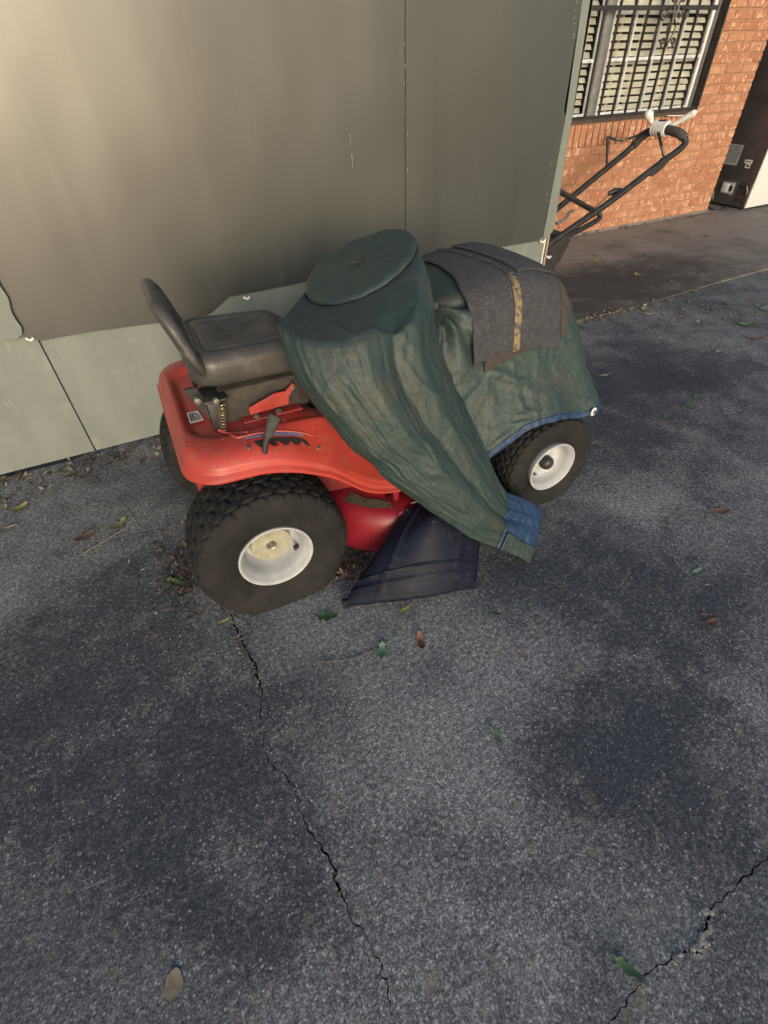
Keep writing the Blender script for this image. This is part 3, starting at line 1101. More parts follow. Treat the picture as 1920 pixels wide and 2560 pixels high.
# shift lever gate, its printed strip and screws
gate = [(.1522, 1.2177), (.1542, 1.2094), (.1585, 1.1965), (.1634, 1.1863), (.1704, 1.1835), (.1772, 1.1865), (.181, 1.1967), (.1881, 1.203), (.1937, 1.1983), (.1968, 1.1917), (.2033, 1.1902), (.2129, 1.1929), (.214, 1.1975), (.2096, 1.2019), (.2087, 1.2073), (.215, 1.2102), (.2211, 1.2101), (.2259, 1.2058), (.2285, 1.1979), (.2351, 1.1964), (.2434, 1.1973), (.246, 1.2014), (.2412, 1.204), (.2399, 1.2094), (.2458, 1.2121), (.254, 1.2123), (.2586, 1.2053), (.263, 1.2001), (.2721, 1.2007), (.2776, 1.2033), (.2727, 1.2073), (.2719, 1.2121), (.2774, 1.2145), (.2863, 1.2139), (.2918, 1.2097), (.2965, 1.203), (.3012, 1.2011), (.3084, 1.2028), (.3036, 1.2091), (.3061, 1.213), (.301, 1.2185), (.2919, 1.2232), (.2796, 1.2248), (.2523, 1.2256), (.2164, 1.2251), (.1981, 1.2237), (.1755, 1.2202)]


def on_deck(x, y, up):
    k = sstep(0.02, 0.16, y - YN)
    return Vector((x, y, lerp(base_lip(x), base_in(x), k) + up))


def decal(name, pts, m, parent, up=0.0015):
    bm = bmesh.new()
    vs = [bm.verts.new((x, y, 0)) for x, y in pts]
    fc = bm.faces.new(vs)
    bmesh.ops.triangulate(bm, faces=[fc])
    xs = [p[0] for p in pts]
    for i in range(1, int((max(xs) - min(xs)) / 0.012)):
        bmesh.ops.bisect_plane(bm, geom=bm.verts[:] + bm.edges[:] + bm.faces[:], plane_co=(min(xs) + i * 0.012, 0, 0), plane_no=(1, 0, 0))
    bm.verts.index_update()
    vv = [on_deck(q.co.x, q.co.y, up) for q in bm.verts]
    ff = [tuple(q.index for q in c.verts) for c in bm.faces]
    bm.free()
    return obj(name, vv, ff, m, parent)


decal('lever_gate', gate, M['slot'], fender, 0.002)
strip_c = [(.1341, 1.2365), (.1569, 1.2365), (.1839, 1.2368), (.2124, 1.2364), (.2465, 1.2355), (.2734, 1.2342), (.293, 1.2322)]
stp = [(x, y - .0052) for x, y in strip_c] + [(x, y + .0052) for x, y in reversed(strip_c)]
decal('label_strip', stp, M['inkblue'], fender, 0.0018)
mb = MB()
for i in range(26):
    t = i / 25
    if .28 < t < .42:
        continue
    p = catmull([Vector((*q, 0)) for q in strip_c], t)
    w = random.uniform(.0015, .0035)
    for dy in (-.0035, .0005):
        a = on_deck(p.x, p.y + dy, .0026)
        mb.add([a, a + Vector((w, 0, -.0001)), a + Vector((w, .0026, -.0001)), a + Vector((0, .0026, 0))], [(0, 1, 2, 3)])
mb.build('strip_print', M['white'], fender)
# embossed ridge behind the strip
rp = [(.103, 1.2666), (.1139, 1.2500), (.1321, 1.2490), (.1613, 1.2500), (.1972, 1.2495), (.2325, 1.247), (.2676, 1.2430), (.3025, 1.238), (.3278, 1.232)]
MB().tube([on_deck(p.x, p.y, 0.000) for p in smooth_path([(*q, 0) for q in rp], 24)], [.0035] * 24, 6).build('embossed_ridge', M['red'], fender)
for (x, y) in ((.131, 1.197), (.330, 1.2034)):
    p = on_deck(x, y, 0)
    MB().lathe([(0, .0042), (.004, .0036), (.0062, .0015), (.0065, -.002)], p, n=14).build('screw', M['chrome'], fender)
# warning label behind the seat bracket
lb = [(.007, 1.478), (.007, 1.410), (.047, 1.408), (.041, 1.476)]
lz = .5645
lab = obj('warning_label', [(x, y, lz) for x, y in lb], [(0, 1, 2, 3)], M['white'], fender)
mb = MB()
for (x0_, x1_, y0_, y1_) in ((.011, .0165, 1.418, 1.470), (.0185, .024, 1.418, 1.470), (.0265, .029, 1.416, 1.472), (.031, .033, 1.416, 1.466), (.035, .037, 1.416, 1.460), (.039, .0405, 1.416, 1.45)):
    mb.add([(x0_, y0_, lz + .0008), (x1_, y0_, lz + .0008), (x1_, y1_, lz + .0008), (x0_, y1_, lz + .0008)], [(0, 1, 2, 3)])
mb.build('label_print', M['ink'], lab)
# shift lever
mb = MB()
mb.tube([(.166, 1.184, .535), (.178, 1.187, .572), (.192, 1.190, .596)], [.0085, .0085, .010], 12)
lev = mb.build('shift_lever', M['black'], mower)
mb = MB()
mb.tube(smooth_path([(.188, 1.189, .590), (.200, 1.192, .607), (.213, 1.195, .628), (.221, 1.197, .642), (.224, 1.198, .646)], 14), [.011, .0125, .0135, .014, .0145, .0155, .0165, .017, .0175, .0175, .017, .015, .011, .004], 16)
mb.build('lever_knob', M['foam'], lev)

# seat: cushion and backrest
def rounded(hx, hy, r, n=10):
    p = []
    for (sx, sy, a0) in ((1, -1, -90), (1, 1, 0), (-1, 1, 90), (-1, -1, 180)):
        for i in range(n):
            a = R(a0 + 90 * i / (n - 1))
            p.append((sx * (hx - r) + r * math.cos(a), sy * (hy - r) + r * math.sin(a)))
    return p


def pillow(name, hx, hy, r, prof, m, parent, xf, dish=0.0, shape=None):
    """stack of rounded rectangles: prof is (inset, height); closed top and bottom; xf maps local to world"""
    rows = []
    for (ins, h) in prof:
        rows.append([Vector((x, y, h)) for x, y in rounded(hx - ins, hy - ins, max(r - ins * 0.8, 0.012))])
    n = len(rows[0])
    for s in (0.75, 0.5, 0.25, 0.02):
        t = rows[len(prof) - 1]
        rows.append([Vector((p.x * s, p.y * s, p.z - dish * (1 - s * s))) for p in t])
    bot = [[Vector((p.x * s, p.y * s, p.z)) for p in rows[0]] for s in (0.02, 0.6)]
    rows = bot + rows
    pts = []
    for r_ in rows:
        for p in r_:
            q = shape(p) if shape else p
            pts.append(xf @ q)
    o = obj(name, pts, grid_faces(len(rows), n, closed=True), m, parent, sharp=60)
    md = o.modifiers.new('round', 'SUBSURF')
    md.levels = md.render_levels = 1
    return o


SC = Vector((.232, 1.525, 0))


def seat_shape(p):
    q = p.copy()
    q.z += 0.012 * (abs(p.y) / .2) ** 3 + 0.014 * sstep(.0, -.19, p.x) - .030 * sstep(.08, .19, p.x)
    q.y *= 1 - 0.16 * sstep(-.02, .2, p.x)
    q.z += 0.003 * noise.noise(p * 14)
    return q


seat = pillow('seat', .185, .18, .075, [(.022, .664), (.006, .668), (.0, .684), (.0, .722), (.006, .742), (.022, .758), (.040, .763), (.046, .757), (.052, .757), (.058, .765), (.085, .768)],
              M['seat'], mower, Matrix.Translation(SC), dish=.014, shape=seat_shape)
TB = Matrix.Translation((.062, 1.528, .690)) @ Matrix.Rotation(R(-15), 4, 'Y')
# local of the backrest: x up, y across, z forward
BF = Matrix(((0, 0, 1, 0), (0, 1, 0, 0), (1, 0, 0, 0), (0, 0, 0, 1)))


def back_shape(p):
    q = p.copy()
    q.x += .112
    up = q.x / .23
    q.z += 0.014 * (abs(p.y) / .2) ** 2 - .008 * up * up + .014 * sstep(.35, -.05, up)
    q.y *= 1 - .14 * sstep(.4, 1.05, up)
    return q


backrest = pillow('backrest', .120, .185, .075, [(.030, -.002), (.006, .001), (.0, .008), (.0, .018), (.004, .026), (.014, .033), (.028, .036), (.034, .032), (.040, .032), (.046, .037), (.08, .038)],
                  M['seat'], mower, TB @ BF, dish=.016, shape=back_shape)
MB().box((.048, 1.44, .655), (.062, 1.475, .75), .003).box((.048, 1.61, .655), (.062, 1.645, .75), .003).build('back_hinge', M['black'], mower)
mb = MB()
mb.box((.10, 1.365, .555), (.37, 1.72, .662), .008)
base = mb.build('seat_pan', M['cavity'], mower)
mb = MB()
mb.box((.064, 1.33, .556), (.100, 1.42, .652), .004)
mb.box((.058, 1.325, .652), (.125, 1.43, .661), .003)
mb.build('switch_box', M['black'], base)
mb = MB()
mb.prism([(.020, 1.36, .694), (.030, 1.36, .66), (.046, 1.36, .622), (.062, 1.36, .590), (.070, 1.36, .60), (.066, 1.36, .655), (.05, 1.36, .694)], (0, .012, 0))
mb.build('hinge_bracket', M['black'], base)
pts = []
for i in range(15 * 8 + 1):
    t = i / (15 * 8)
    a = 2 * math.pi * i / 15
    pts.append((.103 - .012 * t + .0085 * math.cos(a), 1.326 + .0085 * math.sin(a), lerp(.640, .566, t)))
MB().tube(pts, .0017, 5).build('spring', M['gold'], base)
for (x, z) in ((.044, .675), (.092, .662)):
    MB().lathe([(0, -.008), (.008, -.007), (.010, -.003), (.010, .004)], (x, 1.322, z), axis='y', n=14).build('bolt', M['chrome'], base)
mb = MB()
mb.prism([(.177, 1.338, .606), (.176, 1.338, .583), (.296, 1.338, .587), (.300, 1.338, .612), (.325, 1.338, .640), (.318, 1.338, .650), (.293, 1.338, .630), (.258, 1.338, .632)], (0, .004, 0))
mb.prism([(.19, 1.3375, .603), (.25, 1.3375, .622), (.25, 1.3325, .617), (.19, 1.3325, .598)], (0, .0, .004))
rb_ = mb.build('seat_bracket', M['red'], base)
MB().lathe([(0, -.006), (.005, -.005), (.0065, .003)], (.316, 1.337, .636), axis='y', n=12).build('bolt', M['chrome'], rb_)
MB().box((.15, 1.330, .5585), (.335, 1.40, .568), .002).build('grimy_ledge', M['dullred'], base)
for (x, y) in ((.195, 1.345), (.262, 1.342)):
    MB().lathe([(0, .579), (.006, .578), (.010, .574), (.011, .567)], (x, y, 0), n=12).build('bolt', M['grime'], base)
# orange release rod lying on the deck
MB().tube(smooth_path([(.074, 1.320, .572), (.10, 1.295, .566), (.13, 1.275, .570), (.150, 1.266, .572)], 14), .0045, 8).build('release_rod', M['red'], base)

# chassis, axles, tail plate
mb = MB()
mb.box((.0, 1.33, .24), (1.42, 1.345, .36), .003)
mb.box((.0, 1.715, .24), (1.42, 1.73, .36), .003)
mb.box((.0, 1.346, .30), (.40, 1.714, .50), .004)
chassis = mb.build('chassis', M['cavity'], mower)
mb = MB()
mb.prism([(-.036, 1.315, .50), (-.034, 1.315, .385), (-.012, 1.315, .33), (.05, 1.315, .36), (.05, 1.315, .50)], (0, .43, 0))
mb.build('tail_plate', M['dullred'], chassis)
MB().prism([(.29, 1.31, .45), (.30, 1.31, .272), (.34, 1.31, .235), (.47, 1.31, .215), (.47, 1.31, .45)], (0, .012, 0)).build('side_plate', M['dullred'], chassis)
MB().tube([(.12, 1.22, .205), (.12, 1.84, .205)], .022, 12).build('rear_axle', M['blackmetal'], chassis)
mb = MB()
mb.box((1.17, 1.27, .18), (1.25, 1.79, .24), .006)
mb.tube([(1.21, 1.2, .178), (1.21, 1.86, .178)], .016, 10)
mb.build('front_axle', M['blackmetal'], chassis)
# hood and steering column carry the tarpaulin
mb = MB()
mb.box((.86, 1.31, .36), (1.36, 1.75, .70), .05)
mb.build('hood', M['dullred'], mower)
tiltW = Matrix.Rotation(R(-22), 3, 'Y')
WC = Vector((.628, 1.525, .893))
mb = MB()
mb.tube([(.80, 1.535, .52), WC], .028, 12)
mb.box((.72, 1.36, .42), (.90, 1.71, .70), .04)
col_ = mb.build('steering_column', M['black'], mower)
mb = MB()
ring = [WC + tiltW @ Vector((0.16 * math.cos(a), 0.16 * math.sin(a), -.02)) for a in [2 * math.pi * i / 40 for i in range(41)]]
mb.tube(ring, .013, 8)
for a in (30, 150, 270):
    mb.tube([WC + tiltW @ Vector((0, 0, -.02)), WC + tiltW @ Vector((0.16 * math.cos(R(a)), 0.16 * math.sin(R(a)), -.02))], .010, 8)
mb.build('steering_wheel', M['black'], col_)


# ------------------------------------------------------------------ wheels
def tyre(name, r, w, rb, zc, nl, loc, na=348, nw=76, depth=.0085, bulge=.016):
    ctrl = [Vector(p + (0,)) for p in ((-.36 * w, rb - .004), (-.42 * w, rb + .012), (-.475 * w, rb + .32 * (r - rb)), (-.500 * w, rb + .55 * (r - rb)), (-.485 * w, r - .034), (-.445 * w, r - .013), (-.36 * w, r - .005), (-.18 * w, r - .001), (0, r))]
    ctrl = ctrl + [Vector((-p.x, p.y, 0)) for p in reversed(ctrl[:-1])]
    prof = resample([catmull(ctrl, i / 200) for i in range(201)], nw)
    v = []
    for k in range(na):
        a = 2 * math.pi * k / na
        for p in prof:
            y, rr = p.x, p.y
            s = abs(y) / w
            rad = rr
            if rr > r - .032:
                u = a * nl / (2 * math.pi)
                q = (y / w + .5) * 8.0
                row = math.floor(q)
                fl = q - row
                edge = row in (0, 7)
                sl = .22 * (fl - .5) * (1 if row % 2 else -1)
                fr_ = (u + .5 * (row % 2) + sl) % 1.0
                g = sstep(.0, .05, fr_) * sstep(.84, .79, fr_)
                if not edge:
                    g *= sstep(.0, .12, fl) * sstep(1.0, .90, fl)
                else:
                    inner = fl if row == 0 else 1 - fl
                    g *= sstep(1.0, .9, inner)
                fade = sstep(r - .032, r - .020, rr)
                rad = rr - depth * (1 - g) * fade
            x, z = rad * math.cos(a), rad * math.sin(a)
            yy = y
            if rr < r - .04:
                for c_ in (.22, .30, .72):
                    yy += math.copysign(.0016 * math.exp(-(((rr - rb) / (r - rb) - c_) / .02) ** 2), y)
            low = max(0.0, 1 - (z + zc) / .10) if z < -zc + .10 else 0.0
            low = min(low, 1.0)
            if rr > rb + .006:
                yy += math.copysign(bulge * low ** 1.5 * sstep(0, .3 * w, abs(y)), y)
                x *= 1 + .05 * low
            if z < -zc + .002:
                z = -zc + .002
            v.append((x, yy, z))
    f = []
    for k in range(na):
        k2 = (k + 1) % na
        for j in range(nw - 1):
            f.append((k * nw + j, k2 * nw + j, k2 * nw + j + 1, k * nw + j + 1))
    return obj(name, v, f, M['tyre'], mower, sharp=38, loc=Vector(loc) - mower.location)


rw = tyre('rear_wheel', .250, .235, .112, .203, 29, (.122, 1.213, .203), depth=.0065)
prof = [(.050, .08), (.110, .085), (.1125, -.080), (.118, -.088), (.1205, -.0955), (.1195, -.1025), (.1165, -.1035), (.1115, -.100), (.108, -.094), (.105, -.084), (.1005, -.0775), (.0975, -.066), (.094, -.045), (.090, -.012), (.083, -.002), (.073, .000), (.068, -.008), (.0665, -.036)]
rim = MB().lathe(prof, (0, 0, 0), 'y', 72).build('rim', M['rim'], rw, loc=(0, 0, 0))
MB().lathe([(.0663, -.036), (.0655, -.0395), (.062, -.0405), (.045, -.037), (.036, -.0355), (.022, -.0365), (.017, -.039)], (0, 0, 0), 'y', 56).build('hub', M['hubcream'], rw, loc=(0, 0, 0))
MB().lathe([(.0168, -.0392), (.0155, -.043), (.011, -.0415), (.0105, -.038), (.0062, -.0385), (.006, -.046), (.0, -.047)], (0, 0, 0), 'y', 28).build('axle_end', M['chrome'], rw, loc=(0, 0, 0))
va = R(-28)
MB().tube([(.094 * math.cos(va), -.040, .094 * math.sin(va)), (.082 * math.cos(va), -.046, .082 * math.sin(va)), (.079 * math.cos(va), -.058, .079 * math.sin(va))], [.0085, .008, .0055], 12).build('valve', M['black'], rw, loc=(0, 0, 0))

fw = tyre('front_wheel', .203, .150, .103, .176, 30, (1.212, 1.178, .176), na=270, nw=50, depth=.006, bulge=.013)
prof = [(.02, .06), (.098, .062), (.0985, -.050), (.102, -.062), (.1045, -.0705), (.1035, -.077), (.100, -.0785), (.096, -.0755), (.092, -.068), (.087, -.062), (.0845, -.050), (.081, -.028), (.072, -.016), (.060, -.013), (.040, -.018), (.030, -.024), (.024, -.026), (.0, -.026)]
MB().lathe(prof, (0, 0, 0), 'y', 64).build('rim', M['rim'], fw, loc=(0, 0, 0))
MB().lathe([(.027, -.020), (.0275, -.040), (.026, -.050), (.020, -.058), (.010, -.062), (.0, -.063)], (0, 0, 0), 'y', 32).build('hub_cap', M['black'], fw, loc=(0, 0, 0))
mb = MB()
for i in range(9):
    a = R(200 + i * 6 + random.uniform(-4, 4))
    mb.box((.066 * math.cos(a) - .006, -.026, .066 * math.sin(a) - .003), (.066 * math.cos(a) + .007, -.018, .066 * math.sin(a) + .004), rot=Matrix.Rotation(random.random(), 3, 'Y'))
mb.build('hub_grime', M['grime'], fw, loc=(0, 0, 0))
for src, loc in ((rw, (.122, 2 * YC - 1.213, .203)), (fw, (1.212, 2 * YC - 1.178, .176))):
    c = src.copy()
    COL.objects.link(c)
    c.location = Vector(loc) - mower.location
    c.rotation_euler = (0, 0, math.pi)
    for ch in list(src.children):
        d = ch.copy()
        COL.objects.link(d)
        d.parent = c

# ------------------------------------------------------------------ mower deck and grass deflector
mb = MB()
dp = [(.292, .045), (.300, .047), (.300, .058), (.294, .062), (.291, .13), (.285, .168), (.270, .194), (.250, .207), (.225, .212), (.170, .213), (.160, .218), (.155, .228), (.06, .230), (.0, .230)]
mb.lathe(dp, (.635, 1.37, 0), n=80)
mb.lathe([(r_ * .98, z_ * .995) for r_, z_ in dp], (.80, 1.70, 0), n=64)
deck = mb.build('deck', M['deckred'], mower)
mb = MB()
v = []
for i in range(13):
    a = R(205 + i * 4.6)
    for r_, dz in ((.205, .2135), (.245, .2098 if i else .21)):
        rr = r_ + .01 * noise.noise(Vector((i * .7, r_ * 30, 0)))
        v.append((.635 + rr * math.cos(a), 1.37 + rr * math.sin(a), .2155 if r_ < .22 else .2115))
mb.add(v, grid_faces(13, 2))
mb.build('dried_clippings', M['grime'], deck)
MB().box((.545, 1.098, .205), (.70, 1.20, .224), .006).box((.56, 1.16, .223), (.58, 1.19, .28), .003).build('deck_bracket', M['deckred'], deck)
mb = MB()
mb.tube([(.575, 1.098, .226), (.80, 1.055, .226)], .006, 8)
mb.tube([(.60, 1.11, .238), (.64, 1.10, .244), (.66, 1.098, .236)], .003, 6)
mb.build('hinge_rod', M['blackmetal'], deck)

H0_, H1_ = Vector((.570, 1.096, .222)), Vector((.845, 1.045, .215))
B0_, B1_ = Vector((.286, .985, .024)), Vector((.708, .856, .030))
NU, NV = 60, 44
rows = []
for i in range(NU):
    u = i / (NU - 1)                                    # hinge to mouth
    row = []
    for j in range(NV):
        t = j / (NV - 1)                                # left to right
        a = H0_.lerp(H1_, t)
        b = B0_.lerp(B1_, t)
        b = b + Vector((.012, -.040, 0)) * math.sin(math.pi * t)
        p = a.lerp(b, u)
        dome = math.sin(math.pi * min(max(t, 0), 1)) ** .8
        p.z += .075 * math.sin(math.pi * min(u * .92 + .08, 1)) ** .8 * dome + .034 * dome * u
        rib = 0.0
        for c in (.20 + .02 * u, .80 - .02 * u):
            rib += .0065 * math.exp(-((t - c) / .013) ** 2)
        for c in (.80, .89):
            rib += .0060 * math.exp(-((u - c) / .012) ** 2)
        bump_ = .026 * math.exp(-(((t - .5) / .17) ** 2 + ((u - .42) / .2) ** 2))
        if u > .955:
            p.z -= .006 * (u - .955) / .045
        p.z += rib + bump_ + .0015 * noise.noise(p * 30)
        row.append(p)
    rows.append(row)
# left and right edges fold down
for row in rows:
    row.insert(0, row[0] + Vector((-.004, -.002, -.016)))
    row.append(row[-1] + Vector((.004, -.002, -.020)))
# mouth lip
lip = [p + Vector((-.002, -.006, -.010)) for p in rows[-1]]
rows.append(lip)
for row in rows:
    for p in row:
        p.z = max(p.z, .004)
chute = grid('grass_deflector', rows, M['chute'], mower, sharp=70, solid=.004)
# the two corner tabs
mb = MB()
mb.prism([(.276, .985, .034), (.300, .977, .034), (.296, .970, .003), (.274, .976, .003)], (.004, .012, 0))
mb.prism([(.690, .860, .036), (.718, .853, .036), (.716, .848, .004), (.694, .852, .004)], (.003, .012, 0))
mb.build('corner_tab', M['chute'], chute)
p = rows[50][26]
MB().lathe([(0, .004), (.004, .003), (.0055, 0)], p, n=12).build('rivet', M['black'], chute)
p = rows[26][22]
MB().lathe([(0, .004), (.005, .003), (.007, 0)], p, n=12).build('rivet', M['black'], chute)

# ------------------------------------------------------------------ green tarpaulin
tarp = thing('tarpaulin', 'weathered green tarpaulin with blue underside draped over the front of the mower', 'tarpaulin', (.95, 1.3, .6))
# hood drape: rings from the top plateau down to the hem
ztop = table_smooth([(.70, .74), (.80, .75), (.88, .778), (.95, .800), (1.05, .812), (1.15, .812), (1.28, .772), (1.36, .735), (1.42, .69), (1.50, .60)], .04)
zhem = table_smooth([(.70, .33), (.89, .335), (.98, .375), (1.06, .415), (1.2, .412), (1.30, .382), (1.40, .395), (1.50, .385), (1.6, .37)], .03)
# (near y, front x, corner radius, share of the way from the top to the hem)
RINGS = [(1.50, 1.16, .03, -.03), (1.42, 1.24, .06, -.025), (1.36, 1.285, .08, -.012), (1.325, 1.318, .09, .01), (1.298, 1.342, .10, .05), (1.280, 1.357, .10, .12), (1.266, 1.368, .10, .22), (1.248, 1.382, .10, .36), (1.222, 1.398, .10, .52), (1.190, 1.404, .09, .70), (1.150, 1.409, .08, .86), (1.118, 1.413, .07, .97), (1.104, 1.416, .06, 1.04)]
NP = 0
rows = []
for ri, (yn, xf_, rc, k) in enumerate(RINGS):
    ol = outline(.72, xf_, yn, 2 * YC - yn, rc, ns=92, nc=26, ne=44)
    row = []
    for (x, y) in ol:
        zt, zh = ztop(min(x, 1.40)), zhem(x)
        z = lerp(zt, zh, k) if k >= 0 else zt - k
        row.append(Vector((x, y, z)))
    rows.append(row)
fine = []
nr = 96
for i in range(nr):
    t = i / (nr - 1)
    fine.append([catmull([r[j] for r in rows], t) for j in range(len(rows[0]))])
tie = Vector((.80, 1.33, .78))


def hood_fold(p, t, s):
    """folds and creases; t runs top to hem, s along the rim"""
    d = 0.0
    ang = math.atan2(p.z - tie.z, p.x - tie.x)
    dist = (Vector((p.x, 0, p.z)) - Vector((tie.x, 0, tie.z))).length
    near = math.exp(-(dist / .17) ** 2)
    d += .020 * near * math.sin(ang * 9 + 3 * noise.noise(p * 6)) * sstep(.10, .25, t)
    d += .012 * sstep(.35, .8, t) * noise.noise(Vector((p.x * 9 + p.z * 3, 2.2, p.z * 2.5)))
    # a broad slack fold under the mat running down to the left
    ln = (p.z - .66) + (p.x - .98) * .62
    d += .024 * math.exp(-(ln / .026) ** 2) * sstep(.25, .4, t) * sstep(.98, .90, p.x)
    ln = (p.z - .575) + (p.x - .98) * .55
    d += .018 * math.exp(-(ln / .022) ** 2) * sstep(.25, .4, t) * sstep(1.15, .93, p.x) * sstep(.62, .56, p.z)
    q1, q2 = p.x * .88 + p.z * .47, p.z * .88 - p.x * .47
    c = noise.noise(Vector((q1 * 9, 1.7, q2 * 46 + 4 * noise.noise(p * 7))))
    d += .0038 * (1 - abs(c) * 2.2) * sstep(.42, .7, t)
    c = noise.noise(Vector((q1 * 16, 5.7, q2 * 80)))
    d += .0018 * (1 - abs(c) * 2.2) * sstep(.42, .7, t)
    cr = noise.noise(Vector((q1 * 6, 12.0, q2 * 15)))
    d += .0045 * max(0, 1 - abs(cr) * 10) * sstep(.35, .6, t)
    d += .0018 * noise.noise(p * 60) * sstep(.1, .4, t)
    d += .008 * noise.noise(p * 5.0) * sstep(0, .3, t)
    return d


def displace(rows, fn):
    nr, nc = len(rows), len(rows[0])
    out = []
    for i in range(nr):
        r = []
        for j in range(nc):
            a = rows[min(i + 1, nr - 1)][j] - rows[max(i - 1, 0)][j]
            b = rows[i][min(j + 1, nc - 1)] - rows[i][max(j - 1, 0)]
            n = a.cross(b)
            if n.length < 1e-9:
                n = Vector((0, -1, 0))
            n.normalize()
            r.append(rows[i][j] + n * fn(rows[i][j], i / (nr - 1), j / (nc - 1)))
        out.append(r)
    return out


test_n = (fine[60][40] - fine[58][40]).cross(fine[59][41] - fine[59][39])
sgn = -1 if test_n.y > 0 else 1
hood_rows = displace(fine, lambda p, t, s: sgn * hood_fold(p, t, s))
for i, r in enumerate(hood_rows):                       # the gathered open end is pulled in under the tie
    for p in r:
        k = sstep(.90, .76, p.x)
        p.z -= .02 * k * sstep(.15, .0, i / nr)
        p.x += 0
v = [p for r in hood_rows for p in r]
nc = len(hood_rows[0])
f = grid_faces(nr, nc)
hf = nc // 2
prev = None
for j in range(hf):
    ids = [j]
    for k in range(1, 6):
        q = hood_rows[0][j].lerp(hood_rows[0][nc - 1 - j], k / 6)
        ids.append(len(v))
        v.append(q)
    ids.append(nc - 1 - j)
    if prev:
        for k in range(6):
            f.append((prev[k], prev[k + 1], ids[k + 1], ids[k]))
    prev = ids
split = nr - 7
main_f = [q for q in f if max(q) < 0 or not all(split * nc <= i < nr * nc for i in q)]
hem_f = [q for q in f if all(split * nc <= i < nr * nc for i in q)]
obj('hood_cover', v, main_f, M['tarp'], tarp, sharp=180, solid=.0015, offset=0)
obj('hem', v, hem_f, M['tarpblue'], tarp, sharp=180, solid=.003, offset=0)
# corner ear of the hem with its brass eyelet
gc = Vector((1.455, 1.155, .385))
ear = []
for i in range(9):
    u = i / 8
    r = []
    for j in range(9):
        w_ = j / 8
        p = Vector((1.318 + .066 * u, 1.118 + .022 * u, .405 - .05 * w_ - .010 * u * w_ + .012 * u * u))
        p.y -= .010 * math.sin(math.pi * w_) * u
        r.append(p)
    ear.append(r)
grid('hem_corner', ear, M['tarpblue'], tarp, solid=.003, offset=0, sharp=180)
ec = Vector((1.344, 1.101, .385))
mb = MB()
tl = Matrix.Rotation(R(15), 3, 'Z')
mb.add([ec + tl @ Vector((rr * math.cos(a), yy, rr * math.sin(a))) for rr, yy in ((.0075, .004), (.008, -.003), (.0115, -.005), (.0158, -.003), (.0165, .001)) for a in [2 * math.pi * i / 28 for i in range(28)]], grid_faces(5, 28, closed=True))
eye = mb.build('eyelet', M['white'], tarp)
mb = MB()
mb.add([ec + tl @ Vector((.0075 * math.cos(a), -.0012, .0075 * math.sin(a))) for a in [2 * math.pi * i / 20 for i in range(20)]], [tuple(range(20))])
mb.build('eyelet_hole', M['slot'], eye)

# drape over the steering wheel: a disc, then a skirt that falls to the near side and drags on the ground
rim_pts = []
RW = .186


def rimp(a, r=RW, h=0.0):
    return WC + tiltW @ Vector((r * math.cos(a), r * math.sin(a), h))


rows = []
for (r, h) in ((.001, .000), (.05, -.001), (.10, -.004), (.140, -.003), (.168, -.003), (.180, -.005), (.186, -.009), (.189, -.016)):
    rows.append([rimp(2 * math.pi * k / 96, r, h + .007 * min(1, r / .04) * noise.noise(Vector((r * 18 * math.cos(2 * math.pi * k / 96), r * 18 * math.sin(2 * math.pi * k / 96), 1)))) for k in range(97)])
top_rows = rows
# the skirt: start angle on the far left of the rim, round the rear and the near side, to the front
A0, A1 = R(118), R(398)                                  # anticlockwise: far side, rear, near side, front
NS = 150
L_edge = [(.284, 1.250, .862), (.281, 1.225, .832), (.281, 1.189, .788), (.289, 1.161, .746), (.320, 1.123, .679), (.354, 1.092, .619), (.388, 1.062, .559), (.438, 1.040, .507), (.465, 1.016, .46), (.525, .990, .394), (.592, .960, .322), (.666, .931, .247), (.716, .911, .196), (.812, .890, .122)]
R_edge = [(.80, 1.55, .88), (.795, 1.47, .86), (.790, 1.385, .815), (.778, 1.315, .725), (.800, 1.235, .603), (.827, 1.182, .518), (.858, 1.110, .407), (.882, 1.050, .312), (.916, 1.006, .234)]
NR = 80
A_L, A_R = R(158), R(375)
LL = [rimp(A_L, .189, -.016)] + [Vector(p) for p in L_edge]
RRr = [rimp(A_R, .189, -.016)] + [Vector(p) for p in R_edge[2:]]
Lr = resample(resample(LL[:2], 8)[:-1] + smooth_path(LL[1:], 80), NR)
Rr = resample(smooth_path(RRr, 80), NR)
skirt_rows = []
angs = [lerp(A_L, A_R, j / (NS - 1)) for j in range(NS)]
for i in range(NR):
    t = i / (NR - 1)
    row = []
    for j in range(NS):
        s = j / (NS - 1)
        rim0 = rimp(angs[j], .189, -.016)
        chord = Lr[0].lerp(Rr[0], s)
        # ruled sheet between the two side edges, leaving the round rim at the top
        p = Lr[i].lerp(Rr[i], s) + (rim0 - chord) * (1 - t) ** 1.05
        p = p + Vector((-.25, -.8, .45)).normalized() * (.085 * math.sin(math.pi * s) ** .8 * (t ** .55 * (1 - t) * 1.9) * .8 + .03 * math.sin(math.pi * s) * sstep(.5, 1.0, t))
        row.append(p)
    skirt_rows.append(row)
ridge = [(.42, .015, .07), (.55, -.024, .06), (.64, .008, .05), (.20, .005, .09)]


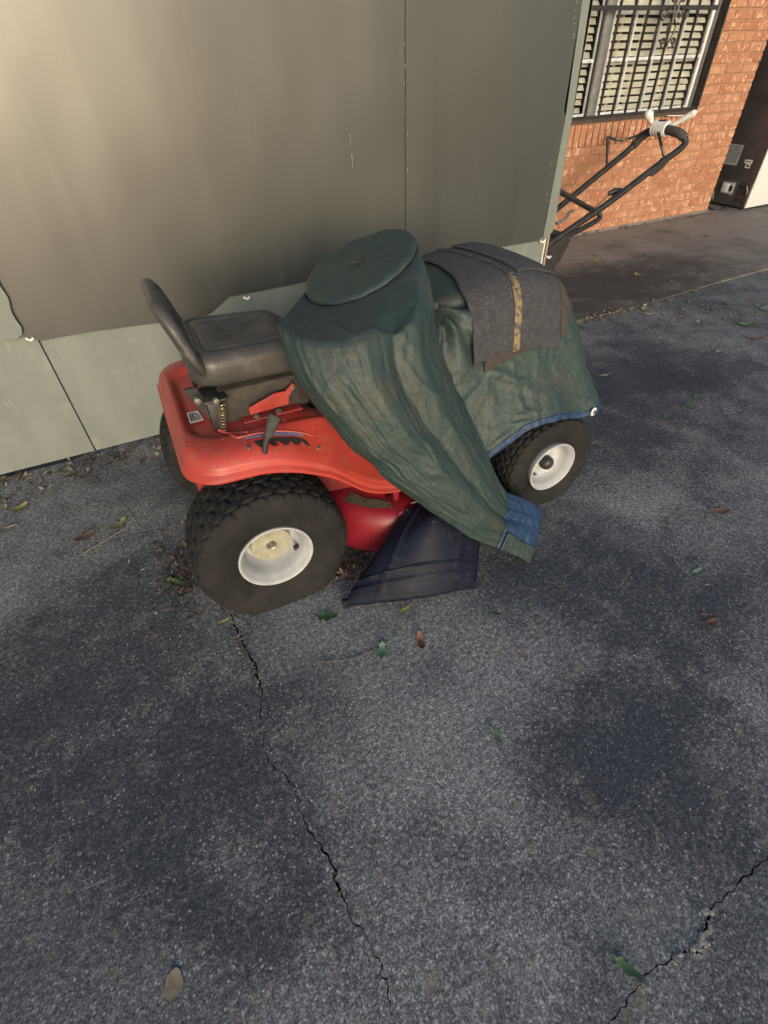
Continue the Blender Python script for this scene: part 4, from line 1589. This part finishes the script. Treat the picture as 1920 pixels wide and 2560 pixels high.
def skirt_fold(p, t, s):
    d = 0.0
    on = sstep(.03, .25, t) * (.25 + .75 * sstep(.0, .22, s))
    for (c, a, w) in ridge:
        cc = c + .05 * (t - .5) + .015 * noise.noise(Vector((t * 3.1, c * 9, 0)))
        d += a * (math.exp(-((s - cc) / w) ** 2) * .5 + .5 * math.exp(-abs(s - cc) / w * 1.6)) * on
    d += .005 * noise.noise(Vector((s * 7, t * 2.2, 3.3))) * on
    c = noise.noise(Vector((s * 26 + t * 4, t * 11, 7)))
    d += .0022 * (1 - 2.6 * abs(c)) * on
    d += .0035 * (1 - 2 * abs(noise.noise(Vector((s * 14 - t * 6, t * 30, 9))))) * sstep(.55, .9, t)
    d *= 1 - .55 * sstep(.35, 1.0, t)
    cr = noise.noise(Vector((s * 5.5 + t * 2.5, t * 3.4 - s * 2, 21.0)))
    d += .0050 * max(0, 1 - abs(cr) * 11) * on
    cr = noise.noise(Vector((s * 9 - t * 5, t * 6 + s * 3, 33.0)))
    d += .0032 * max(0, 1 - abs(cr) * 11) * on
    d += .0012 * noise.noise(p * 55)
    return d


tn = (skirt_rows[36][75] - skirt_rows[34][75]).cross(skirt_rows[35][76] - skirt_rows[35][74])
sg = -1 if tn.y > 0 else 1
skirt_rows = displace(skirt_rows, lambda p, t, s: sg * skirt_fold(p, t, s))
skirt_rows[0] = [rimp(a, .189, -.016) for a in angs]
grid('wheel_cover', skirt_rows, M['tarp'], tarp, sharp=180, solid=.0015, offset=0)
# rest of the circle: short back of the cover on the far side
b_ang = [lerp(A_R, A_L + 2 * math.pi, j / 60) for j in range(61)]
rows = []
for i in range(20):
    t = i / 19
    row = []
    for j, a in enumerate(b_ang):
        p = rimp(a, .189 + .05 * t, -.016 - .42 * t) + Vector((math.cos(a), math.sin(a), 0)) * .012 * math.sin(a * 9 + 2 * t) * t
        row.append(Rr[int(round(t * 34))].lerp(p, sstep(0, .3, j / 60)))
    rows.append(row)
rows[0] = [rimp(a, .189, -.016) for a in b_ang]
grid('far_flap', rows, M['tarp'], tarp, sharp=180, solid=.0015, offset=0)
obj('cover_top', [p for r in top_rows for p in r], grid_faces(len(top_rows), 97), M['tarp'], tarp, sharp=180, solid=.0015, offset=0)
# leaves of dirt on the top disc are part of the cloth; the blue end of the flap lies on the ground
E0, E1 = skirt_rows[-1][0], skirt_rows[-1][-1]
T0, T1 = Vector((.945, .858, .010)), Vector((1.075, .985, .115))
rows = []
for i in range(34):
    t = i / 33
    row = []
    for j in range(60):
        s = j / 59
        a = skirt_rows[-1][int(round(s * (NS - 1)))]
        b = T0.lerp(T1, s) + Vector((.008, -.008, .012)) * math.sin(math.pi * s)
        p = a.lerp(b, t)
        p.z += .006 * math.sin(math.pi * t)
        p += Vector((-.3, -.7, .6)) * (.007 * noise.noise(Vector((s * 3, t * 2, 1.5))) + .004 * (1 - 2 * abs(noise.noise(Vector((s * 7 + t * 2, t * 5, 4.4)))))) * sstep(0, .25, t)
        p.z = max(p.z, .006)
        row.append(p)
    rows.append(row)
grid('flap_end', rows, M['tarpblue'], tarp, sharp=180, solid=.002, offset=0)
# green patch folded up along the lower edge of the flap
rows2 = []
for i in range(14):
    t = i / 13
    rows2.append([rows[int(lerp(3, 33, k / 20))][int(lerp(0, 20 - .35 * k + 1.2 * math.sin(k * .5), t))] + Vector((-.003, -.007, .006)) for k in range(21)])
grid('folded_corner', rows2, M['tarp'], tarp, sharp=180, solid=.0015, offset=0)
# tie where the cloth is bunched beside the steering column
mb = MB()
mb.lathe([(.0, -.008), (.008, -.006), (.011, 0), (.008, .006), (.0, .008)], (.797, 1.335, .79), 'y', 12)
mb.build('tie_knot', M['foam'], tarp)

# ------------------------------------------------------------------ floor mats lying over the hood
def on_hood(x, k, lift):
    """k counts from 0 at the ridge to 1 at the hem on the near side"""
    r = k * (nr - 1)
    i = min(int(r), nr - 2)
    row_a, row_b = fine[i], fine[i + 1]
    def at(row):
        # near side of the row: x grows with j until the corner
        best = None
        for j in range(90):
            if row[j].x <= x <= row[j + 1].x:
                u = (x - row[j].x) / max(row[j + 1].x - row[j].x, 1e-6)
                return row[j].lerp(row[j + 1], u)
        j = max(range(len(row) // 2), key=lambda q: row[q].x if q < 92 else -1)
        return row[j].copy()
    return at(row_a).lerp(at(row_b), r - i)


def hood_surface(x, q):
    """q along the section in metres from the ridge line (negative to the far side), straightened like a stiff mat"""
    zt = ztop(min(x, 1.40)) + .022
    sec = [Vector((x, 1.76, zt - .10)), Vector((x, 1.72, zt - .02)), Vector((x, 1.64, zt + .003)), Vector((x, YC, zt + .008)), Vector((x, 1.40, zt + .002)), Vector((x, 1.325, zt - .018)), Vector((x, 1.283, zt - .065)), Vector((x, 1.258, zt - .13)), Vector((x, 1.222, zt - .235)), Vector((x, 1.190, zt - .32)), Vector((x, 1.16, zt - .39))]
    key = round(x, 4)
    if key not in _cache:
        fine_ = [catmull(sec, i / 120) for i in range(121)]
        cum = [0.0]
        for a, b in zip(fine_, fine_[1:]):
            cum.append(cum[-1] + (b - a).length)
        # zero at the ridge (y = YC)
        i0 = min(range(121), key=lambda i: abs(fine_[i].y - YC))
        _cache[key] = (fine_, [c - cum[i0] for c in cum])
    fine_, cum = _cache[key]
    q = min(max(q, cum[0]), cum[-1])
    for i in range(120):
        if cum[i] <= q <= cum[i + 1]:
            return fine_[i].lerp(fine_[i + 1], (q - cum[i]) / (cum[i + 1] - cum[i] + 1e-9))
    return fine_[-1]


_cache = {}


def mat_sheet(name, m, left, right, q0, q1, lift, thick, parent=None, nx=44, nq=70, crease=0.0, seed=0.0):
    """left/right give the x of the two side edges along q"""
    rows = []
    for i in range(nq):
        t = i / (nq - 1)
        row = []
        for j in range(nx):
            s = j / (nx - 1)
            qq = lerp(q0(s), q1(s), t)
            x = lerp(left(t), right(t), s)
            row.append(hood_surface(x, qq))
        rows.append(row)
    n0 = (rows[nq // 2 + 1][nx // 2] - rows[nq // 2 - 1][nx // 2]).cross(rows[nq // 2][nx // 2 + 1] - rows[nq // 2][nx // 2 - 1])
    sg_ = 1 if n0.z > 0 or n0.y < 0 else -1
    rows = displace(rows, lambda p, t, s: sg_ * (lift + .004 * noise.noise(Vector((p.x * 9, p.z * 7, seed))) + crease * noise.noise(Vector((p.x * 3, p.z * 4, seed + 5)))))
    return rows


tm = lambda pts: (lambda t: interp(pts, t))
mleft = tm([(0, .925), (.25, .935), (.45, .925), (.6, .900), (1, .888)])
mright = tm([(0, 1.13), (.25, 1.175), (.5, 1.235), (.62, 1.250), (1, 1.232)])
rows = mat_sheet('floor_mat', M['mat'], mleft, mright, lambda s: -.165 + .03 * s, lambda s: .404 + .030 * s, .012, .006)
mt = thing('floor_mat', 'grey fibre floor mat with a worn gold stripe, draped across the covered hood', 'floor mat', (1.08, 1.3, .8))
grid('mat_sheet', rows, M['mat'], mt, sharp=180, solid=.005, offset=0)
srow = mat_sheet('stripe', M['tape'], lambda t: interp([(0, 1.005), (.3, 1.03), (.5, 1.055), (.62, 1.058), (1, 1.030)], t), lambda t: interp([(0, 1.032), (.3, 1.058), (.5, 1.083), (.62, 1.086), (1, 1.056)], t),
                 lambda s: -.155, lambda s: .417, .0172, 0, nx=8)
grid('gold_stripe', srow[42:], M['tape'], mt, sharp=180, solid=.001, offset=0)
grid('worn_stripe', srow[:43], M['tapeworn'], mt, sharp=180, solid=.001, offset=0)
# the slit and step on its right side: an upper layer that ends in a straight edge
rows = mat_sheet('overlap', M['mat'], lambda t: interp([(0, 1.050), (.5, 1.075), (1, 1.100)], t), lambda t: interp([(0, 1.135), (.4, 1.19), (1, 1.248)], t), lambda s: -.12, lambda s: .190 - .002 * s, .0200, 0, nq=40, nx=24, seed=2)
grid('mat_overlap', rows, M['mat'], mt, sharp=180, solid=.005, offset=0)
bm_ = thing('brown_mat', 'thin brown mat showing under the right and lower edges of the grey striped mat', 'floor mat', (1.1, 1.25, .65))
rows = mat_sheet('brown', M['matbrown'], lambda t: interp([(0, .96), (1, .925)], t), lambda t: interp([(0, 1.20), (.3, 1.275), (.6, 1.292), (1, 1.272)], t), lambda s: .06, lambda s: .445 - .030 * s, .0065, 0, nq=50, seed=8)
grid('mat_sheet', rows, M['matbrown'], bm_, sharp=180, solid=.003, offset=0)

# ------------------------------------------------------------------ push mower leaning behind the wall's end
pm = thing('push_mower', 'black folding handle of a push mower with white control clip, standing before the brick wall', 'push mower', (2.9, 3.5, 0.012))
mb = MB()
hA = [(3.05, 3.75, .20), (3.22, 3.75, .275), (3.384, 3.75, .361), (3.738, 3.75, .549), (4.02, 3.75, .700), (4.110, 3.74, .762)]
mb.tube(smooth_path(hA, 30), .0235, 12)
upA = mb.build('handle_tube', M['blackmetal'], pm)
mb = MB()
mb.tube(smooth_path([(2.85, 3.25, .225), (3.032, 3.25, .313), (3.462, 3.25, .490), (3.80, 3.25, .655), (3.918, 3.25, .711), (4.06, 3.25, .775), (4.112, 3.25, .815), (4.108, 3.27, .850)], 34), .0235, 12)
mb.build('handle_tube', M['blackmetal'], pm)
mb = MB()
mb.tube(smooth_path([(4.110, 3.74, .762), (4.17, 3.73, .815), (4.205, 3.70, .850), (4.19, 3.63, .868), (4.14, 3.58, .880), (4.10, 3.55, .888)], 22), .031, 12)
mb.build('grip', M['foam'], pm)
mb = MB()
mb.tube(smooth_path([(4.108, 3.27, .850), (4.085, 3.30, .872), (4.08, 3.37, .886), (4.085, 3.44, .892)], 16), .031, 12)
mb.build('grip', M['foam'], pm)
mb = MB()
mb.tube([(4.09, 3.425, .892), (4.093, 3.56, .890)], .050, 20)
for i in range(5):
    y = 3.44 + i * .026
    mb.lathe([(.0502, -.004), (.0535, -.001), (.0535, .003), (.0502, .006)], (4.0915, y, .891), 'y', 20)
clip = mb.build('control_clip', M['white'], pm)
mb = MB()
mb.box((4.07, 3.46, .936), (4.11, 3.52, .947), .003)
mb.build('clip_slot', M['black'], clip)
mb = MB()
mb.tube(smooth_path([(4.085, 3.57, .905), (4.045, 3.585, .955), (4.025, 3.59, .985), (4.02, 3.59, 1.01)], 12), [.012, .014, .018, .023, .028, .032, .034, .034, .032, .026, .018, .005], 10)
mb.build('trigger', M['white'], clip)
mb = MB()
mb.tube(smooth_path([(4.085, 3.42, .905), (4.12, 3.36, .945), (4.15, 3.30, .985), (4.16, 3.27, 1.005)], 12), [.013, .015, .016, .018, .019, .021, .022, .023, .023, .021, .015, .004], 10)
mb.build('trigger', M['white'], clip)
mb = MB()                                               # lower fold-up frame
mb.tube(smooth_path([(2.90, 3.40, .665), (3.2, 3.45, .54), (3.50, 3.47, .412), (3.60, 3.48, .375), (3.628, 3.47, .35), (3.60, 3.45, .325), (3.42, 3.40, .30), (3.22, 3.36, .275), (3.08, 3.33, .29), (2.98, 3.30, .33)], 60), .020, 10)
mb.build('lower_frame', M['blackmetal'], pm)
mb = MB()
mb.prism([(3.80, 3.228, .64), (3.90, 3.228, .735), (3.965, 3.228, .755), (3.99, 3.228, .73), (3.90, 3.228, .66), (3.83, 3.228, .628)], (0, .03, 0))
mb.build('fold_clamp', M['black'], pm)
mb = MB()
mb.prism([(3.60, 3.735, .470), (3.68, 3.735, .512), (3.67, 3.735, .495), (3.61, 3.735, .455)], (0, .03, 0))
mb.build('fold_clamp', M['black'], pm)
mb = MB()
mb.tube(smooth_path([(3.859, 3.74, .645), (3.842, 3.74, .70), (3.81, 3.74, .80), (3.793, 3.74, .835), (3.83, 3.74, .833), (3.90, 3.73, .815), (4.00, 3.72, .816), (4.09, 3.71, .832), (4.15, 3.69, .865)], 40), .010, 8)
mb.build('control_cable', M['black'], pm)
MB().tube(smooth_path([(3.875, 3.733, .821), (3.95, 3.727, .814), (4.0, 3.72, .816)], 8), .012, 8).build('cable_wrap', M['tape'], pm)
mb = MB()
mb.tube([(3.957, 3.27, .735), (3.93, 3.30, .80), (3.99, 3.42, .875)], .010, 8)
mb.tube([(3.58, 3.25, .53), (3.562, 3.30, .505), (3.555, 3.33, .535)], .009, 8)
mb.tube(smooth_path([(3.55, 3.33, .535), (3.40, 3.36, .42), (3.25, 3.38, .32), (3.15, 3.40, .28)], 14), .004, 6)
mb.build('control_rod', M['blackmetal'], pm)
mb = MB()
mb.tube([(3.535, 3.345, .530), (3.58, 3.325, .545), (3.625, 3.30, .552)], [.016, .022, .014], 10)
mb.build('wing_knob', M['black'], pm)
mb = MB()
mb.lathe([(.0, -.06), (.17, -.06), (.20, -.04), (.20, .06), (.17, .08), (.0, .08)], (2.62, 3.55, .20), n=40)
mb.box((2.38, 3.27, .09), (2.92, 3.83, .20), .03)
mb.build('deck', M['black'], pm)
MB().lathe([(.0, .46), (.07, .46), (.12, .43), (.13, .36), (.13, .27), (.0, .27)], (2.62, 3.55, 0), n=32).build('engine', M['cavity'], pm)
mb = MB()
mb.prism([(2.86, 3.26, .05), (2.98, 3.26, .03), (3.09, 3.26, .12), (3.16, 3.26, .27), (3.08, 3.26, .33), (2.95, 3.26, .30), (2.86, 3.26, .20)], (0, .56, 0))
mb.build('rear_flap', M['black'], pm)
for (x, y) in ((2.42, 3.24), (2.42, 3.86), (2.90, 3.22), (2.90, 3.88)):
    w_ = MB().lathe([(.0, -.022), (.06, -.024), (.085, -.024), (.099, -.018), (.102, 0), (.099, .018), (.085, .024), (.0, .022)], (x, y, .115), 'y', 32).build('wheel', M['black'], pm)
mb = MB()
mb.tube(smooth_path([(2.93, 3.20, .42), (3.02, 3.22, .44), (3.10, 3.26, .47), (3.16, 3.30, .46)], 14), .011, 8)
mb.build('spring_arm', M['chrome'], pm)

# ------------------------------------------------------------------ leaves
def leaf_shape(kind, L_, W_):
    """half outline as (along, half width)"""
    if kind == 'lance':
        h = [(0, .02), (.1, .3), (.25, .75), (.45, 1), (.65, .85), (.82, .5), (.94, .2), (1, .02)]
    elif kind == 'oval':
        h = [(0, .03), (.08, .5), (.25, .9), (.5, 1), (.72, .85), (.9, .5), (1, .03)]
    else:
        h = [(0, .05), (.1, .12), (.2, .35), (.3, .95), (.38, .5), (.47, .55), (.58, 1), (.66, .45), (.76, .4), (.84, .55), (.92, .22), (1, .02)]
    return [(a * L_, b * W_ / 2) for a, b in h]


def leaf_verts(kind, L_, W_, curl, fold, rnd, stem=True):
    h = leaf_shape(kind, L_, W_)
    v, f = [], []
    for (a, w) in h:
        z = curl * ((a / L_ - .5) ** 2) * L_ * 1.2
        jl, jr = rnd.uniform(.85, 1.15), rnd.uniform(.85, 1.15)
        v += [(a, -w * jl, z + fold * w), (a, 0, z), (a, w * jr, z + fold * w)]
    f = grid_faces(len(h), 3)
    if stem:
        n = len(v)
        z0 = v[1][2]
        v += [(0.002, -.0008, z0), (0.002, .0008, z0), (-.22 * L_, .0012, z0 + .001), (-.22 * L_, .0004, z0 + .001)]
        f.append((n, n + 1, n + 2, n + 3))
    return v, f


GL = 'leaves fallen on the concrete'
leaf_specs = [
    # x, y, angle, length, width, kind, colour, curl, fold, z, label
    (.213, .974, -25, .085, .050, 'lobed', 'dark', .5, .35, 0, 'big dark green leaf between the rear wheel and the grass deflector'),
    (.320, .772, 60, .065, .046, 'lobed', 'mint', .6, .3, 0, 'pale mint lobed leaf in the open concrete below the deflector'),
    (.443, .751, 72, .064, .026, 'oval', 'rust', .8, .3, 0, 'rusty brown oval leaf lying on the concrete beside the mint leaf'),
    (.392, .810, 15, .034, .010, 'lance', 'mint', .5, .2, 0, 'tiny pale sliver of a leaf above the rusty brown leaf'),
    (.451, .880, 10, .056, .030, 'lobed', 'yellow', .5, .2, 0, 'yellow green lobed leaf sticking out from under the grass deflector'),
    (.713, .738, -60, .042, .014, 'lance', 'dark', .6, .4, 0, 'small dark green leaf standing upright right of the deflector'),
    (.828, .707, 20, .036, .014, 'lance', 'green', .5, .2, 0, 'small bright green leaf near the blue end of the tarpaulin'),
    (.700, .575, 95, .036, .018, 'oval', 'tan', .3, .2, 0, 'single tan oval leaf flat on the concrete in mid picture'),
    (.484, .406, 95, .052, .013, 'lance', 'green', .4, .4, 0, 'narrow green leaf alone on the worn pale concrete'),
    (.450, -.090, -62, .066, .026, 'lobed', 'green', .5, .2, 0, 'large green leaf beside the crack at the lower right'),
    (1.294, .394, 5, .046, .022, 'oval', 'rust', .9, .5, 0, 'curled rust coloured leaf at the right, lower of a touching pair'),
    (1.308, .420, -40, .045, .016, 'lance', 'brown', .9, .5, 0, 'curled brown leaf at the right, upper of a touching pair'),
    (1.442, .566, 0, .052, .014, 'lance', 'mint', .5, .3, 0, 'pale green narrow leaf at the right above the rusty pair'),
    (1.772, .739, -25, .080, .030, 'oval', 'brown', .6, .4, 0, 'dark brown leaf at the right level with the front wheel'),
    (-.374, .283, 70, .050, .036, 'oval', 'tan', .1, .05, 0, 'flat tan leaf pressed on the concrete at the lower left'),
    (-.382, 1.766, 35, .095, .046, 'lobed', 'yellow', .7, .4, 0, 'yellow green curled leaf left of the rear wheel'),
    (-.500, 1.760, 20, .085, .036, 'oval', 'brown', .5, .3, 0, 'brown leaf touching the yellow green leaf left of the rear wheel'),
    (-.747, 2.075, 30, .075, .030, 'oval', 'yellow', .7, .5, 0, 'pale yellow leaf by the left border near the green wall foot'),
    (-.780, 1.960, 10, .060, .022, 'lance', 'tan', .6, .4, 0, 'straw coloured leaf by the left border in front of the pale yellow one'),
    (-.215, 1.345, -50, .075, .032, 'oval', 'green', .7, .4, 0, 'green leaf in front of the heap of litter by the rear wheel'),
    (3.636, 2.931, 80, .085, .060, 'lobed', 'yellow', .6, .3, .012, 'yellow star shaped leaf alone on the carport slab'),
    (3.472, 3.401, -10, .100, .036, 'lance', 'tan', .6, .4, .012, 'tan leaf on the carport slab nearest the push mower'),
    (3.595, 3.352, 10, .080, .040, 'oval', 'yellow', .7, .4, .012, 'yellow leaf in the slab cluster by the push mower, middle of three'),
    (3.711, 3.374, 15, .080, .030, 'lance', 'tan', .7, .4, .012, 'tan leaf in the slab cluster by the push mower, rightmost of three'),
    (3.741, 3.522, 80, .050, .035, 'oval', 'mint', .7, .4, .012, 'whitish scrap of leaf behind the slab cluster by the push mower'),
    (3.092, 2.318, -20, .090, .034, 'lance', 'tan', .7, .4, 0, 'tan leaf just this side of the slab joint'),
    (3.143, 2.391, -70, .070, .040, 'oval', 'yellow', .7, .4, 0, 'yellow leaf lying close to the slab joint'),
    (3.482, 1.878, -35, .120, .050, 'lance', 'green', .8, .5, 0, 'long green leaf with a raised tip near the right border'),
    (3.845, 1.998, 5, .120, .050, 'lance', 'mint', .6, .4, 0, 'pale green leaf cut by the right border'),
    (2.200, 1.798, -10, .080, .024, 'lance', 'tan', .6, .4, 0, 'tan narrow leaf on the dark concrete right of the mower hood'),
    (2.439, 1.396, 25, .060, .022, 'lance', 'green', .5, .3, 0, 'small green leaf right of the front wheel, upper of two'),
    (2.340, 1.362, 5, .060, .028, 'lobed', 'dark', .5, .3, 0, 'small dark green lobed leaf right of the front wheel, lower of two'),
    (2.152, 1.320, 80, .050, .028, 'oval', 'dark', .5, .3, 0, 'small dark oval leaf just right of the front wheel'),
    (5.075, 3.446, 10, .090, .045, 'oval', 'tan', .4, .3, .012, 'pale tan leaf on the slab towards the refrigerator'),
    (3.731, 2.683, 60, .060, .030, 'oval', 'tan', .4, .3, .012, 'little tan leaf on the slab right of the yellow star leaf'),
    (3.35, 1.72, -30, .110, .040, 'lance', 'brown', .5, .4, 0, 'brown leaf in front of the long green leaf near the right border'),
    (2.55, 1.62, -20, .070, .016, 'lance', 'brown', .5, .4, 0, 'thin brown leaf on the concrete right of the tarpaulin corner'),
    (.245, 1.130, 30, .060, .022, 'lance', 'dark', .5, .4, 0, 'dark green leaf tucked beside the foot of the rear wheel'),
    (-.100, 1.105, 10, .048, .020, 'lance', 'yellow', .6, .4, 0, 'yellow leaf scrap at the crack in front of the rear tyre'),
    (.520, 1.265, 20, .040, .022, 'oval', 'brown', .6, .4, .452, 'dry leaf scrap lying on the red footrest'),
]
for (x, y, ang, L_, W_, kind, colr, curl, fold, z, lab_) in leaf_specs:
    rnd = random.Random(int(x * 977 + y * 131) & 0xffff)
    v, f = leaf_verts(kind, L_, W_, curl, fold, rnd)
    zmin = min(p[2] for p in v)
    o = obj('fallen_leaf', [(p[0] - L_ / 2, p[1], p[2] - zmin + .0015) for p in v], f, LEAF[colr], loc=(x, y, z + .001), sharp=180)
    o.rotation_euler = (R(rnd.uniform(-6, 6)), R(rnd.uniform(-4, 4)), R(ang))
    tag(o, lab_, 'leaf', GL)


def litter(name, n, where, cols, smin, smax, label):
    byc = {}
    for i in range(n):
        x, y, z = where()
        c = random.choice(cols)
        mb = byc.setdefault(c, MB())
        L_ = random.uniform(smin, smax)
        v, f = leaf_verts(random.choice(['lance', 'oval', 'lance']), L_, L_ * random.uniform(.2, .5), random.uniform(.2, 1), random.uniform(.1, .5), random, stem=False)
        m3 = Matrix.Rotation(random.random() * 6.28, 3, 'Z') @ Matrix.Rotation(random.gauss(0, .3), 3, 'X') @ Matrix.Rotation(random.gauss(0, .25), 3, 'Y')
        mb.add([m3 @ Vector(p) + Vector((x, y, z + .004)) for p in v], f)
    vs, fs, fm, ms = [], [], [], []
    for k, (c, mb) in enumerate(byc.items()):
        n0 = len(vs)
        vs += mb.v
        fs += [tuple(i + n0 for i in q) for q in mb.f]
        fm += [k] * len(mb.f)
        ms.append(LEAF[c])
    o = obj(name, vs, fs, ms[0], mats=ms[1:], fmat=fm, sharp=180)
    o['kind'] = 'stuff'
    o['label'] = label
    return o


rr_ = random.uniform
litter('leaf_litter', 480, lambda: (rr_(-1.6, .0), YW - .03 - abs(random.gauss(0, .11)), 0), ['tan', 'dirt', 'tan', 'brown', 'dirt'], .010, .05, 'dry leaves and dirt drifted along the foot of the wall at left')
litter('leaf_litter', 200, lambda: (-.20 + random.gauss(0, .055), 1.42 + random.gauss(0, .12), abs(random.gauss(0, .006))), ['dirt', 'brown', 'dirt', 'tan', 'dirt'], .008, .035, 'small heap of brown litter beside the rear wheel')
litter('leaf_litter', 90, lambda: (rr_(.30, .45), 1.14 + random.gauss(0, .05), 0), ['brown', 'tan', 'brown'], .01, .04, 'dry litter under the edge of the red mower deck')
litter('leaf_litter', 150, lambda: (lambda x: (x, interp(sorted(edge_joint), x) + random.gauss(-.02, .035), .006))(random.choice([rr_(2.3, 3.6), rr_(2.6, 3.3), rr_(2.3, 5.0)])), ['tan', 'brown', 'yellow', 'tan'], .01, .055, 'leaf scraps caught along the slab joint')
litter('leaf_litter', 110, lambda: (3.4 + random.gauss(0, .28), 2.15 + random.gauss(0, .14), 0), ['tan', 'brown', 'yellow', 'green'], .01, .05, 'scattered leaf scraps in front of the slab joint at right')
litter('leaf_litter', 70, lambda: (rr_(3.4, 5.9), YB - .03 - abs(random.gauss(0, .04)), .013), ['brown', 'brown', 'tan'], .01, .06, 'dark scraps along the foot of the brick wall')
litter('leaf_litter', 120, lambda: (rr_(.9, 3.2), rr_(.5, 2.3), 0), ['tan', 'brown', 'tan', 'rust'], .006, .022, 'tiny scattered scraps over the driveway at right')
litter('leaf_litter', 60, lambda: (-.06 + random.gauss(0, .02), 1.04 + random.gauss(0, .05), -.004), ['brown', 'dark', 'tan'], .006, .02, 'mossy crumbs in the wide part of the crack')
litter('grass_clippings', 90, lambda: (lambda x, y: (x, y, lerp(base_lip(x), base_in(x), sstep(0.02, 0.16, y - YN)) - (.017 if y > YN + .145 else 0) - .003))(rr_(-.03, .56), rr_(YN + .04, YN + .2)), ['dirt', 'tan', 'dirt', 'brown'], .003, .011, 'dry clippings scattered over the red mower body')
litter('leaf_litter', 90, lambda: (lambda k, t: (lerp(crack_a[k][0], crack_a[k + 1][0], t) + random.gauss(0, .004), lerp(crack_a[k][1], crack_a[k + 1][1], t), -.007))(random.choice([5, 6, 7, 8, 9, 10, 18, 19, 20]), random.random()), ['dirt', 'dirt', 'dark', 'tan'], .004, .013, 'dirt and tiny weeds lodged in the long crack')
# twigs
mb = MB()
mb.tube(smooth_path([(.13, .83, .003), (.20, .80, .004), (.27, .79, .003), (.36, .80, .003)], 14), .0013, 5)
mb.tube(smooth_path([(.20, .80, .003), (.23, .83, .003), (.25, .86, .003)], 8), .001, 5)
mb.tube(smooth_path([(.20, .80, .003), (.19, .765, .003)], 4), .001, 5)
tag(mb.build('twig', LEAF['brown']), 'thin forked twig on the concrete left of the mint leaf', 'twig')
mb = MB()
mb.tube(smooth_path([(-.52, 1.66, .004), (-.43, 1.70, .004), (-.36, 1.735, .006)], 10), .0016, 5)
tag(mb.build('twig', LEAF['tan']), 'straw stalk lying under the curled leaves left of the rear wheel', 'twig')
# a flat scrap of board standing past the hood
mb = MB().box((2.50, 2.62, .013), (2.66, 2.86, .034), .003, rot=Matrix.Rotation(R(12), 3, 'Z'))
tag(mb.build('board_scrap', M['paper']), 'small flat grey board lying on the slab behind the hood', 'board')
# a flat shaded wedge of rock-like litter under the hood front
for o in bpy.data.objects:
    if o.type == 'MESH' and o.name.split('.')[0] == 'leaf_litter':
        pass
